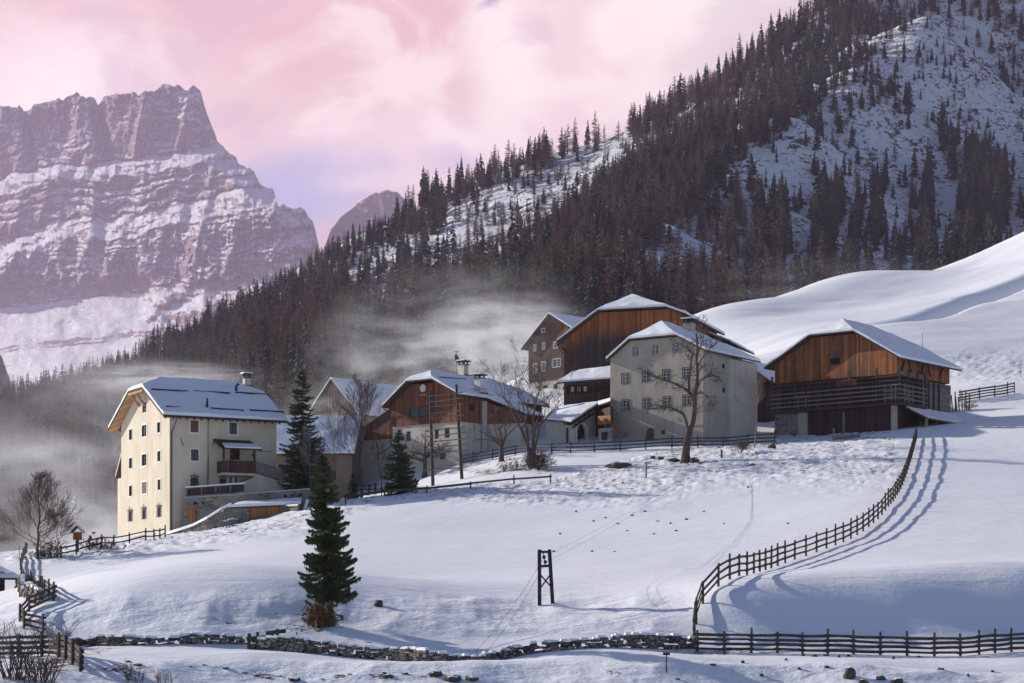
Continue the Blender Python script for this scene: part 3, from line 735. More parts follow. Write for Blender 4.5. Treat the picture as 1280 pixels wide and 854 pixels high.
        return MB().prism(pts, (x1-x0, 0, 0))
class slab:
    """roof skin: polygons sharing corners, thickened between two heights"""
    def __init__(s, polys, z0, z1, shrink=0.0):
        out = []
        for q in polys:
            P = [Vector(p) for p in q]; n_ = (P[1]-P[0]).cross(P[2]-P[0]).normalized()
            if all(abs((p-P[0]).dot(n_)) < .01 for p in P): out.append(P)
            else: out += [[P[0], P[i], P[i+1]] for i in range(1, len(P)-1)]
        s.p, s.z0, s.z1, s.k = out, z0, z1, shrink
    def build_to(s, name, mat, parent, rough=0.0):
        bm = bmesh.new(); vs = {}
        allp = [p for q in s.p for p in q]; c = sum((Vector(p) for p in allp), Vector())/len(allp)
        ext = max((Vector(p)-c).xy.length for p in allp); f = 1-s.k/ext
        def vert(p):
            k = tuple(round(x, 3) for x in p)
            if k not in vs: vs[k] = bm.verts.new((c.x+(p[0]-c.x)*f, c.y+(p[1]-c.y)*f, p[2]+s.z0))
            return vs[k]
        fs = [bm.faces.new([vert(p) for p in q]) for q in s.p]
        bmesh.ops.recalc_face_normals(bm, faces=bm.faces)
        if fs[0].normal.z < 0: bmesh.ops.reverse_faces(bm, faces=bm.faces)
        if rough:
            bmesh.ops.triangulate(bm, faces=[q for q in bm.faces if len(q.verts) > 4])
            bmesh.ops.subdivide_edges(bm, edges=bm.edges, cuts=7, use_grid_fill=True)
        bm.verts.ensure_lookup_table(); bm.verts.index_update()
        nv = len(bm.verts); V0 = [q.co.copy() for q in bm.verts]; V1 = []
        for q in V0:
            e = s.z1-s.z0
            if rough and abs(e) > .1: e *= 1+.35*vnoise(np.array([q.x/.9]), np.array([q.y/.9]), 3.3)[0]
            if rough: e += fbm(np.array([q.x/1.6]), np.array([q.y/1.6]), q.z, 3)[0]*rough*1.2
            V1.append(Vector((q.x, q.y, q.z+e)))
        fs_ = [[q.index for q in f_.verts] for f_ in bm.faces]
        sides = []
        for e in bm.edges:
            if len(e.link_faces) == 1:
                lp = e.link_faces[0].loops
                for l in lp:
                    if l.edge == e:
                        i, j = l.vert.index, l.link_loop_next.vert.index
                        sides.append((i, j, nv+j, nv+i))
        bm.free(); bm = bmesh.new()
        vv_ = [bm.verts.new(q) for q in V0+V1]
        for f_ in fs_: bm.faces.new([vv_[i] for i in reversed(f_)]); bm.faces.new([vv_[nv+i] for i in f_])
        for f_ in sides: bm.faces.new([vv_[i] for i in f_])
        me = bpy.data.meshes.new(name); bm.to_mesh(me); bm.free(); me.materials.append(mat)
        return link(name, me, parent)
# ------------------------------------------------------------------ cream house on the left
def dims(h, uL, uR): return h.gab(uL, HV)[0], h.lon(uR, HV)[0]
def chimney(h, x, y, z0, wd, hgt, mat, cap='flat', dpt=None):
    dpt = dpt or wd
    o = MB().box(x-wd/2, x+wd/2, y-dpt/2, y+dpt/2, z0-1.2, z0+hgt).build('chimney', mat, h.root)
    c = MB()
    c.box(x-wd/2-.1, x+wd/2+.1, y-dpt/2-.1, y+dpt/2+.1, z0+hgt, z0+hgt+.08)
    for a in (-1, 1):
        for b in (-1, 1): c.box(x+a*wd*.4-.06, x+a*wd*.4+.06, y+b*dpt*.4-.06, y+b*dpt*.4+.06, z0+hgt+.08, z0+hgt+.36)
    c.box(x-wd/2-.22, x+wd/2+.22, y-dpt/2-.22, y+dpt/2+.22, z0+hgt+.36, z0+hgt+.46)
    c.build('chimney_cap', iron_m, o)
    MB().box(x-wd/2-.18, x+wd/2+.18, y-dpt/2-.18, y+dpt/2+.18, z0+hgt+.46, z0+hgt+.58).build('snow_cap', snow_m, o)
    f = MB().box(x-wd/2-.12, x+wd/2+.12, y-dpt/2-.30, y-dpt/2-.01, z0-.75, z0-.12); f.build('flashing', iron_m, o)
    return o
h = House('cream_house', 'tall cream plastered house with four storeys at the left end of the hamlet', 'house', 212, 667, 205, -832)
w, l = dims(h, 151.6, 345.5)
of, o_ = 1.0, 1.0
zeave = h.gab(205, 519.5, -of)[1]; zE = zeave+.1
yL_, zh = h.gab(158, 488, -of); yR_, _ = h.gab(178, 484.5, -of); zh = (zh+_)/2
yr = w/2; 
x_r, zr = h.lon(179.5, 473.7, yr); x_b, zr2 = h.lon(313, 482.5, yr)
print('cream', w, l, zE, zh, zr, x_r, x_b, zr2, yR_, yL_)
zr = min(max(zr, zh+1.2), zh+3); zr = (zr+zr2)/2 if abs(zr-zr2) < 2.5 else zr
h.roof(w, l, yr, zr, zE, zE, o_, o_+.3, of, .75, hipf=(zh, max(1.5, x_r)), hipb=(zh, 1.6), t=.18, snow=.28)
SZ = (4, 1)
for (u, v, a, b) in ((148, 353, 13, 44), (268, 322, 13, 44), (148, 475, 13, 44), (269, 445, 13, 44), (148, 593, 13, 44), (270, 567, 13, 44)):
    h.win_px('g', 120+u/3.414, 440+v/3.414, a/3.414, b/3.414, kind='plain', surround=(white_m, .16))
for i, (u, v) in enumerate(((206, 337), (206, 461), (207, 580))):
    h.win_px('g', 120+u/3.414, 440+v/3.414, 20/3.414, 48/3.414, kind='six' if i < 2 else 'shut', surround=(white_m, .2))
for (u, v) in ((147, 702), (206, 692), (270, 683)):
    h.win_px('g', 120+u/3.414, 440+v/3.414, 17/3.414, 42/3.414, kind='plain', bars=True)
h.win_px('g', 120+206/3.414, 440+236/3.414, 17/3.414, 44/3.414, kind='six', frame=grey_wood, label='small grey latticed attic window')
h.win_px('l', 120+420/3.414, 440+318/3.414, 34/3.414, 50/3.414, kind='shut', surround=(white_m, .16), label='window with closed brown shutters')
h.win_px('l', 120+585/3.414, 440+327/3.414, 32/3.414, 48/3.414, kind='six', surround=(white_m, .16))
h.win_px('l', 120+421/3.414, 440+440/3.414, 32/3.414, 48/3.414, kind='six', surround=(white_m, .14))
h.win_px('l', 120+420/3.414, 440+558/3.414, 32/3.414, 44/3.414, kind='cross', bars=True)
h.win_px('l', 120+541/3.414, 440+556/3.414, 26/3.414, 26/3.414, kind='cross', bars=True)
h.win_px('l', 120+574/3.414, 440+547/3.414, 11/3.414, 28/3.414, kind='plain', surround=(white_m, .1))
h.win_px('l', 120+597/3.414, 440+547/3.414, 11/3.414, 28/3.414, kind='plain', surround=(white_m, .1))
xd, zd = h.lon(120+594/3.414, 440+455/3.414); dw = 1.0
h.cuts.append((xd-.5, xd+.5, -.3, .2, zd-1.0, zd+1.05))
d_ = MB().box(xd-.49, xd+.49, .1, .17, zd-1, zd+1.04).build('door', dark_wood, h.root); MB().box(xd+.3, xd+.34, .03, .1, zd-.1, zd+.06).build('handle', iron_m, d_)
h.walls('wall', [h.section(w, -3, 0, l)], cream_m)
# soffit boards under the open gable and eaves
sf = MB(); q = h.rf
sl = (q['zr']-q['zeR'])/(q['yr']+q['oR'])
slL = (q['zr']-h.zeL)/(w+h.oLv-q['yr'])
ztop = zh-.02
yt = w+h.oLv-(ztop-h.zeL)/slL
sf.prism([(-of+.06, w+h.oLv-.06, h.zeL-.19), (-of+.06, yt, ztop-.19), (-of+.06, yt, ztop-.26), (-of+.06, w+h.oLv-.06, h.zeL-.26)], (of-.08, 0, 0))
yt2 = -q['oR']+(ztop-q['zeR'])/sl
sf.prism([(-of+.06, -q['oR']+.06, zE-.19), (-of+.06, yt2, ztop-.19), (-of+.06, yt2, ztop-.26), (-of+.06, -q['oR']+.06, zE-.26)], (of-.08, 0, 0))
sf.prism([(-of+.06, yt2+.02, ztop-.19), (-of+.06, yt-.02, ztop-.19), (-of+.06, yt-.02, ztop-.26), (-of+.06, yt2+.02, ztop-.26)], (of-.08, 0, 0))
sf.build('soffit', raw_wood, h.root)
bk = MB(); ym = (yt+yt2)/2
bk.bar((-of+.15, ym, ztop-.4), (-.02, ym, ztop-1.5), .18); bk.bar((-of+.15, ym+1.6, ztop-.4), (-.02, ym+1.6, ztop-1.5), .18); bk.bar((-of+.1, yt2, ztop-.36), (-of+.1, yt, ztop-.36), .2)
bk.build('bracket', raw_wood, h.root)
rf_ = MB()
n_ = 17
for i in range(n_): x = -of+.3+i*(l+of+.4)/n_; rf_.bar((x, -o_+.08, zE-.28), (x, .0, zE-.28+sl*(o_-.08)), .12, .16)
rf_.build('rafter_ends', dark_wood, h.root)
g_ = MB().tube([(-of, -o_-.08, zE-.12), (l+.75, -o_-.08, zE-.14)], .09, 6); g_.build('gutter', iron_m, h.root)
p_ = MB().tube([(.35, -o_-.08, zE-.18), (.30, -.5, zE-.9), (.16, -.12, zE-1.5), (.14, -.11, 2), (.14, -.11, -2.5)], .07, 6); p_.build('downpipe', simple('brown_pipe', (.10, .06, .045), .5, .1), h.root)
for u in (477, 465):
    x0, z0 = h.lon(120+u/3.414, 440+570/3.414); x1_, z1 = h.lon(120+(478 if u == 465 else 477)/3.414, 440+(440 if u == 465 else 290)/3.414)
    MB().tube([(x0, -.14 if u == 477 else -.7, z0-.8), (x1_, -.1, z1)], .045, 5).build('wall_pipe' if u == 477 else 'leaning_pole', simple('ochre_pipe', (.36, .27, .16), .6, .1) if u == 477 else trim_wood, h.root)
for u, s_ in ((366, 1), (503, -1)):
    x0, z0 = h.lon(120+u/3.414, 440+384/3.414); MB().bar((x0-.14*s_, -.05, z0+.35), (x0+.14*s_, -.05, z0-.35), .06, .04).build('wall_anchor', iron_m, h.root)
def on_roof(h, u, v, side='R'):
    """local point on the right-hand roof slope seen at (u, v)"""
    o, d = h.ray(u, v); q = h.rf; sl = (q['zr']-q['zeR'])/(q['yr']+q['oR'])
    t = (q['zeR']+sl*(o.y+q['oR'])-o.z)/(d.z-sl*d.y); return o+d*t
gr = MB()
for (u0, v0, u1, v1) in ((236, 171, 394, 180), (414, 179, 570, 187), (594, 184, 738, 194), (298, 245, 360, 249), (490, 252, 632, 262), (655, 260, 802, 268)):
    a, b = on_roof(h, 120+u0/3.414, 440+v0/3.414), on_roof(h, 120+u1/3.414, 440+v1/3.414)
    MB().bar(a+Vector((0, 0, .26)), b+Vector((0, 0, .26)), .12, .18).build('snow_guard', iron_m, h.root)
pt = on_roof(h, 120+474/3.414, 440+246/3.414); MB().tube([pt+Vector((0, 0, -.2)), pt+Vector((0, 0, 1.1))], .11, 8).build('vent_pipe', iron_m, h.root)
pt = on_roof(h, 120+598/3.414, 440+176/3.414); MB().tube([pt+Vector((0, 0, -.2)), pt+Vector((0, 0, .7)), pt+Vector((.25, 0, .95))], .13, 8).build('vent_pipe', iron_m, h.root)
pc = on_roof(h, 120+643/3.414, 440+148/3.414); chimney(h, pc.x, pc.y, pc.z+.2, .62, .62, pale_m)
# porch with canopy, parapet and stair
x0, zc = h.lon(120+545/3.414, 440+398/3.414, -1.7); x1_, _ = h.lon(120+676/3.414, 440+398/3.414, -1.7)
_, zf = h.lon(120+550/3.414, 440+515/3.414, -1.7); zt = zf+1.15; zc = h.lon(120+620/3.414, 440+411/3.414, -2.3)[1]+.05
po = tag(empty('porch', (0, 0, 0), 0, h.root)); del_ = None
fl = MB().box(x0-.1, x1_+.05, -1.8, -.01, zf-.22, zf); fl.build('porch_floor', pale_m, po)
for x, y in ((x0, -1.7), (x1_, -1.7), (x0+.75, -1.7)): MB().box(x-.09, x+.09, y-.09, y+.09, zf, zc-.02).build('porch_post', dark_wood, po)
pr = MB().box(x0+.1, x0+.62, -1.74, -1.66, zf+.02, zt).box(x0+.88, x1_-.1, -1.74, -1.66, zf+.02, zt).box(x0-.04, x0+.04, -1.6, -.02, zf+.02, zt)
pr.build('parapet', planks('dark_balcony_boards', ((.10, .05, .034), (.15, .07, .045), (.06, .036, .028)), .2), po); MB().box(x0+.95, x1_-.1, -1.80, -1.60, zt, zt+.1).box(x0-.1, x0+.7, -1.8, -1.6, zt, zt+.1).build('handrail', grey_wood, po)
zce = h.lon(120+620/3.414, 440+411/3.414, -2.3)[1]; zcw = h.lon(120+620/3.414, 440+377/3.414, 0)[1]; zcw = max(zcw, zce+.35)
cn = slab([[Vector((x0-.45, -2.3, zce)), Vector((x1_+.55, -2.3, zce)), Vector((x1_+.2, -.01, zcw)), Vector((x0-.45, -.01, zcw))]], -.14, 0); cn.build_to('canopy', dark_wood, po)
zcm = zce+(zcw-zce)*.95/2.29
slab([[Vector((x0-.1, -2.28, zce+.003)), Vector((x1_+.5, -2.28, zce+.003)), Vector((x1_+.4, -1.35, zcm)), Vector((x0, -1.35, zcm))]], .01, .15).build_to('canopy_snow', snow_m, po, rough=.03)
xs, zs = h.lon(120+800/3.414, 440+556/3.414, -1.7)
run = (x1_+.05, zf, xs, zs)
st = MB()
for i in range(12):
    a = i/12; x = run[0]+(run[2]-run[0])*a; z = run[1]+(run[3]-run[1])*a; st.box(x, x+(run[2]-run[0])/12+.02, -1.68, -.02, z-.5, z-.001*i)
st.prism([(run[0], -1.66, run[1]-.3), (run[2], -1.66, run[3]-.3), (run[2], -1.66, -2), (run[0]-2, -1.66, -2), (run[0]-2, -1.66, run[1]-1.2)], (0, 1.6, 0))
st.build('stair', cream_m, po)
rl = MB().prism([(run[0]+.1, -1.78, run[1]+.12), (run[2], -1.78, run[3]+.12), (run[2], -1.78, run[3]+.95), (run[0]+.1, -1.78, run[1]+1.05)], (0, .06, 0)); rl.bar((run[0], -1.75, run[1]+1.15), (run[2]+.2, -1.75, run[3]+1.05), .12)
rl.build('stair_railing', grey_wood, po)
MB().tube([(run[0]+.4, -.05, zf+1.9), (run[0]+.4, -.3, zf+1.9)], .1, 6).build('lantern', iron_m, po)
# faint lettering beside the porch
tx = bpy.data.curves.new('lettering', 'FONT'); tx.body = 'Ciasa le Mesc'; tx.size = .42; tx.extrude = .004; tx.shear = .25
to = bpy.data.objects.new('lettering', tx); COL.objects.link(to); bpy.context.view_layer.update()
tme = bpy.data.meshes.new_from_object(to.evaluated_get(bpy.context.evaluated_depsgraph_get())); bpy.data.objects.remove(to)
tme.transform(Matrix.Rotation(R(90), 4, 'X')); tme.materials.append(simple('faded_paint', (.12, .075, .06), .9, .1))
lt = link('lettering', tme, h.root); xt, zt_ = h.lon(321, 563.5); xe, _ = h.lon(339.5, 563.5); 
wtx = max(v.co.x for v in tme.vertices); lt.location = (xt, -.012, zt_-.1); lt.scale = ((xe-xt)/wtx, 1, (xe-xt)/wtx)
# annex peeping out behind the left edge
an = House('rear_annex', 'narrow snow-covered lean-to roof peeping out behind the tall cream house', 'shed', 168, 668, 224, -832)
aw = an.gab(144.5, HV)[0]; za = an.gab(144.5, 597)[1]; zb = an.gab(150, 566)[1]
slab([[Vector((0, aw, za)), Vector((6, aw, za)), Vector((6, aw-2.2, zb)), Vector((0, aw-2.2, zb))][::-1]], -.1, .05).build_to('roof', trim_wood, an.root)
slab([[Vector((-.05, aw, za)), Vector((6, aw, za)), Vector((6, aw-2.2, zb)), Vector((-.05, aw-2.2, zb))][::-1]], .06, .2).build_to('roof_snow', snow_m, an.root)
MB().box(.1, 6, aw-3.5, aw-.4, -4, za-.15).build('wall', cream_m, an.root)
CREAM = h

# ------------------------------------------------------------------ brown boarded farmhouse in the middle
h = House('brown_farmhouse', 'farmhouse with red-brown boarded gable over white plaster and a snowy roof behind the hay rack', 'house', 576, 572, 235, -2800)
w, l = dims(h, 491, 604); of = 1.2
ze = h.gab(571.5, 494, -of)[1]+.1; zeL = h.gab(476.5, 509.7, -of)[1]+.15
zh = (h.gab(507, 476.5, -of)[1]+h.gab(538.8, 473, -of)[1])/2; yLh = h.gab(507, 476.5, -of)[0]; yRh = h.gab(538.8, 473, -of)[0]
oR = .7; oL = h.gab(476.5, 509.7, -of)[0]-w
sR = (zh-ze)/(yRh+oR); sL = (zh-zeL)/(w+oL-yLh); yr = (zeL+sL*(w+oL)-ze-sR*oR)/(sR+sL) if sR+sL > 0 else w/2; zr = ze+sR*(yr+oR)
x_r = h.lon(536, 461.4, yr)[0]; print('brown', w, l, ze, zeL, zh, zr, yr, x_r, h.lon(536, 461.4, yr)[1], yLh, yRh, oL)
lr = h.lon(614, 468.6, yr)[0]
lb = max(l+1, lr+2.5)
h.roof(w, lb, yr, zr, ze, zeL, oR, oL, of, .6, hipf=(zh, min(max(1.2, x_r), 4)), hipb=(zh, 2.5), t=.16, snow=.26)
zp = h.gab(550, 529)[1]
e5 = lambda u, v: (470+u/5.177, 445+v/5.177)
for (u, v, a, b, k) in ((393, 505, 26, 62, 'cross'), (460, 497, 32, 66, 'cross'), (210, 520, 30, 62, 'cross'), (432, 645, 34, 46, 'plain')):
    h.win_px('g', *e5(u, v), a/5.177, b/5.177, kind=k, frame=shutter_m)
h.walls('plaster_wall', [MB().box(0, lb-.02, 0, w, -3.5, zp)], pale_m)
h.cuts = []
for (u, v, a, b, k) in ((275, 362, 116, 62, 'six'), (402, 348, 72, 52, 'shut')):
    h.win_px('g', *e5(u, v), a/5.177, b/5.177, off=-.12, kind=k)
h.win_px('l', *e5(622, 335), 36/5.177, 50/5.177, off=-.12, kind='cross')
s1 = h.section(w, zp+.002, -.12, lb-.1); s1.v = [(x, y-.12 if y < .01 else (y+.12 if abs(y-w) < .01 else y), z-.1 if z > zp+1 else z) for x, y, z in s1.v]
h.walls('boarded_wall', [s1], red_wood)
# side wing under the carried-down roof
xw0, _ = h.lon(605, 500); pz = h.lon(669, 518, -3.6)
xw1 = min(pz[0], xw0+13); wy = -4.2
sl = (h.rf['zr']-h.rf['zeR'])/(h.rf['yr']+h.rf['oR'])*.72; zlow = ze-.05-sl*(-wy)
slab([[Vector((xw0-.2, -oR+.02, ze-.03)), Vector((xw0+1.6, wy-.6, zlow-.3)), Vector((xw1, wy-.6, zlow-.3)), Vector((xw1, -oR+.02, ze-.03))]], -.14, 0).build_to('wing_roof', trim_wood, h.root)
slab([[Vector((xw0-.2, -oR+.02, ze-.03)), Vector((xw0+1.6, wy-.6, zlow-.3)), Vector((xw1, wy-.6, zlow-.3)), Vector((xw1, -oR+.02, ze-.03))]], .012, .2, .05).build_to('wing_snow', snow_m, h.root, rough=.04)
MB().add([(xw0+.1, -.125, zp), (xw0+1.4, wy, zp), (xw1-.3, wy, zp), (xw1-.3, -.125, zp), (xw0+.1, -.125, ze-.36), (xw0+1.4, wy, zlow-.34), (xw1-.3, wy, zlow-.36), (xw1-.3, -.125, ze-.36)], [(0, 3, 2, 1), (4, 5, 6, 7), (0, 1, 5, 4), (1, 2, 6, 5), (2, 3, 7, 6), (3, 0, 4, 7)]).build('wing_boards', red_wood, h.root)
MB().prism([(xw0+.15, -.005, -3.5), (xw0+1.5, wy+.12, -3.5), (xw1-.4, wy+.12, -3.5), (xw1-.4, -.005, -3.5)], (0, 0, 3.5+zp-.004)).build('wing_wall', pale_m, h.root)
MB().box(xw0-.55, xw0-.05, -.5, -.13, -3, ze-.35).build('corner_pier', pale_m, h.root)
zg, yg = h.gab(529.9, 485.5)[1], h.gab(529.9, 485.5)[0]
rr_ = .42; dsc = MB().prism([(-.2, yg+rr_*math.cos(a), zg+rr_*math.sin(a)) for a in [i*2*math.pi/24 for i in range(24)]], (.06, 0, 0)); dsc.build('round_sign', white_m, h.root)
MB().box(-.19, -.13, yg-.45, yg+.5, zg-.85, zg-.66).build('name_board', raw_wood, h.root)
MB().box(-.21, -.12, yg-1.55, yg-1.40, zp+1, zh-.4).build('cover_strip', trim_wood, h.root)
pc = on_roof(h, *e5(566, 128)); chimney(h, pc.x, pc.y, pc.z+.2, .8, 1.0, pale_m)
pc = on_roof(h, *e5(670, 245)); chimney(h, pc.x, pc.y, pc.z+.2, .85, 1.45, white_m)
pc = on_roof(h, *e5(520, 98))+Vector((0, 0, .1)); dish = MB(); 
nseg = 14; dv = Vector((.2, -.95, .3)).normalized(); dx = dv.cross(Vector((0, 0, 1))).normalized(); dy = dx.cross(dv)
cen = pc+Vector((0, 0, 1.25))
ring = [cen+dv*.12+(dx*math.cos(6.283*i/nseg)+dy*math.sin(6.283*i/nseg))*.55 for i in range(nseg)]; ring2 = [p-dv*.04 for p in ring]
dish.add([cen]+ring+[cen-dv*.05]+ring2, [(0, 1+i, 1+(i+1) % nseg) for i in range(nseg)]+[(nseg+1, nseg+2+(i+1) % nseg, nseg+2+i) for i in range(nseg)]+[(1+i, nseg+2+i, nseg+2+(i+1) % nseg, 1+(i+1) % nseg) for i in range(nseg)])
dish.tube([pc+Vector((0, 0, -.3)), pc+Vector((0, 0, 2.2))], .045, 5).bar(pc+Vector((-.5, 0, 2.1)), pc+Vector((.5, 0, 2.15)), .05)
dish.build('satellite_dish', simple('dish_grey', (.11, .11, .12), .5, .1), h.root)
g2 = MB(); a, b = on_roof(h, *e5(412, 152)), on_roof(h, *e5(580, 166)); g2.bar(a+Vector((0, 0, .24)), b+Vector((0, 0, .24)), .1, .14); g2.build('snow_guard', iron_m, h.root)
MB().tube([Vector((-of+.1, w+oL-.2, zeL-.25)), Vector((-.4, w+.3, zeL-.5)), Vector((-.2, w+.12, zeL-1.2)), Vector((-.2, w+.12, zp-2))], .06, 5).build('downpipe', iron_m, h.root)
# boarded lean-to on its left flank
slab([[Vector((.6, w+.14, zp+2.4)), Vector((7, w+.14, zp+2.4)), Vector((7, w+6.4, zp-.4)), Vector((.6, w+6.4, zp-.4))][::-1]], 0, .12).build_to('side_roof', red_wood, h.root)
MB().prism([(.8, w+.14, zp-1.2), (.8, w+5.8, zp-1.2), (.8, w+5.8, zp-.3), (.8, w+.14, zp+2.3)], (5, 0, 0)).build('side_boards', red_wood, h.root)
MB().box(.9, 5.7, w+.14, w+5.6, -4, zp-1.203).build('side_wall', pale_m, h.root)
BROWN = h

# ------------------------------------------------------------------ barn and low building behind the spruces
h = House('steep_barn', 'grey-brown boarded barn with a plain steep snowy gable roof behind the slender bare tree', 'barn', 447, 575, 258, -2600)
w = h.gab(388, HV)[0]; ze = h.lon(489, 517, -.5)[1]; yr = w/2; zr = h.gab(414.9, 473.1, -.6)[1]; xe = h.lon(500, 478, yr)[0]+5
ze = h.gab(450, 514.4, -.6)[1]; print('steep', w, ze, zr, xe)
h.roof(w, xe, yr, zr, ze-.3, ze-.3, .5, .5, .6, .5, t=.15, snow=.2)
fog_wood = planks('dusty_grey_boards', ((.16, .11, .085), (.22, .15, .12), (.11, .08, .065)), .25)
h.walls('wall', [h.section(w, -5, 0, xe)], fog_wood)
MB().box(-.08, -.01, w*.35, w*.65, -1, 2.6).build('barn_door', dark_wood, h.root)
lo = House('low_outbuilding', 'low brown-walled outbuilding with a broad snowy roof right of the cream house', 'outbuilding', 440, 612, 238, -1500)
lo.root.rotation_euler.z = R(-4); lo.rz = R(-4); lo.inv = (Matrix.Translation(lo.C) @ Matrix.Rotation(lo.rz, 4, 'Z')).inverted()
# here the roof runs along the broad front: local x to the right along it
xl = lo.lon(338, HV)[0]; 
zE = lo.lon(438, 567, -.5)[1]; zR_ = lo.lon(421, 521, 5)[1]; xr_ = lo.lon(424, 521, 5)[0]
P4 = [Vector((xl, -.5, zE)), Vector((.4, -.5, zE)), Vector((.4, 5, zR_)), Vector((xl, 5, zR_))]
P5 = [Vector((.4, 10.5, zE)), Vector((xl, 10.5, zE)), Vector((xl, 5, zR_)), Vector((.4, 5, zR_))]
slab([P4, P5], -.14, 0).build_to('roof', trim_wood, lo.root); slab([P4, P5], .012, .2, .05).build_to('roof_snow', snow_m, lo.root, rough=.04)
lo.cuts = []
for f_ in (.25, .55, .8): lo.window('l', xl*f_, zE-2.3, 1.0, 1.1, kind='cross')
sw = (zR_-zE)/5.5
lo.walls('wall', [MB().prism([(0, 0, -4), (0, 10, -4), (0, 10, zE+.5*sw-.2), (0, 5, zR_-.2), (0, 0, zE+.5*sw-.2)], (xl+.3, 0, 0))], plaster('brown_plaster', (.17, .125, .10), (.23, .175, .14), (.10, .08, .07)))

# ------------------------------------------------------------------ far farmhouse on the rise
h = House('misty_farmhouse', 'tall farmhouse with dark boarded upper floors over pale plaster, snow dust blowing off its roof', 'house', 727, 520, 268, -2300)
w = h.gab(662, HV)[0]; yr = w/2; zr = h.gab(685.3, 391.6, -.8)[1]; yr = h.gab(685.3, 391.6, -.8)[0]
zeL = h.gab(650.9, 435.9, -.8)[1]; oL = h.gab(650.9, 435.9, -.8)[0]-w; sR = (zr-h.gab(714.7, 410.8, -.8)[1])/(yr-h.gab(714.7, 410.8, -.8)[0])
oR = 1.2; zeR = zr-sR*(yr+oR); print('misty', w, zr, yr, zeL, oL, zeR)
h.roof(w, 13, yr, zr, zeR, zeL, oR, max(oL, .5), .8, .8, t=.16, snow=.2)
zp = h.gab(662, 478)[1]
e6 = lambda u, v: (640+u/5.693, 370+v/5.693)
for (u, v, a, b) in ((240, 675, 28, 70), (310, 662, 28, 70), (374, 664, 22, 40), (366, 770, 24, 34)):
    h.win_px('g', *e6(u, v), a/5.693, b/5.693, kind='cross', frame=grey_wood)
h.walls('plaster_wall', [MB().box(0, 12.5, 0, w, -6, zp)], pale_m); h.cuts = []
for (u, v, a, b, k) in ((162, 370, 17, 42, 'cross'), (225, 355, 18, 44, 'cross'), (310, 350, 26, 42, 'cross'), (165, 515, 25, 62, 'six'), (225, 501, 27, 64, 'six'), (316, 476, 54, 56, 'six'), (222, 245, 24, 26, 'plain')):
    h.win_px('g', *e6(u, v), a/5.693, b/5.693, off=-.1, kind=k, frame=frame_w, surround=(frame_w, .07))
s1 = h.section(w, zp+.002, -.1, 12.6); s1.v = [(x, y-.1 if y < .01 else (y+.1 if abs(y-w) < .01 else y), z-.08 if z > zp+1 else z) for x, y, z in s1.v]
h.walls('boarded_wall', [s1], planks('dim_brown_boards', ((.17, .085, .05), (.25, .125, .072), (.10, .06, .045)), .24, grey=(.10, .078, .068), weather=lambda t, P, s: t.rng(s.outputs[2], 6, 13, .75, .0)))

# ------------------------------------------------------------------ big barn in the middle
h = House('great_barn', 'great dark barn, boards orange under the eaves, its half-hipped gable rising behind the stone house', 'barn', 851, 545, 250, -6960)
w = h.gab(705, HV)[0]; of = .9
zh = (h.gab(755, 386.6, -of)[1]+h.gab(811.7, 384.5, -of)[1])/2; yLh = h.gab(755, 386.6, -of)[0]; yRh = h.gab(811.7, 384.5, -of)[0]
yTL, zTL = h.gab(695.5, 426.7, -of); yTR, zTR = h.gab(852.7, 398.3, -of)
sL = (zh-zTL)/(yTL-yLh); sR = (zh-zTR)/(yRh-yTR); oL = yTL-w
yr = h.gab(789.7, 370.5, -of)[0]; yr = (yLh*sL+yRh*sR)/(sL+sR); zr = zh+sR*(yr-yRh)
x_r, zz = h.lon(789.7, 370.5, yr); print('great', w, zh, zTL, zTR, oL, sL, sR, yr, zr, x_r, zz, yTR)
zr = max(min(zz, zh+3.2), zh+1.2)
# right slope is flatter
oR = .8-0*yTR
h.roof(w, 17, yr, zr, zr-sR*(yr+oR)-.0, zTL, oR, oL, of, .9, hipf=(zh, max(2.0, min(x_r, 4))), hipb=(zh, 3), t=.18, snow=.28)
def under_eaves(t, P, s):
    d = t.math('SUBTRACT', t.math('SUBTRACT', zr, t.math('MULTIPLY', t.math('ABSOLUTE', t.math('SUBTRACT', s.outputs[1], yr)), (sL+sR)/2)), s.outputs[2])
    d2 = t.math('MINIMUM', t.math('SUBTRACT', zh, s.outputs[2]), d)
    return t.math('ADD', t.rng(d2, 1.2, 4.0, 0, 1.1), -.1)
great_wood = planks('sun_burnt_boards', ((.28, .095, .034), (.44, .165, .058), (.14, .058, .030)), .26, grey=(.058, .048, .044), weather=under_eaves, dark=.75)
h.cuts = []
h.walls('boarded_wall', [h.section(w, -8, 0, 17)], great_wood)
rb_ = MB()
rb_.bar((-.8, w+oL-.1, zTL-.3), (-.8, w-.3, zTL-.9), .14); rb_.bar((-.8, w+.1, zTL-.7), (-.02, w-.4, zTL-1.4), .14)
rb_.build('eave_struts', dark_wood, h.root)
MB().tube([(-.9, w+oL, zTL-.2), (-.5, w+.4, zTL-.8), (-.1, w+.1, zTL-1.4)], .06, 5).build('downpipe', iron_m, h.root)
GREAT = h
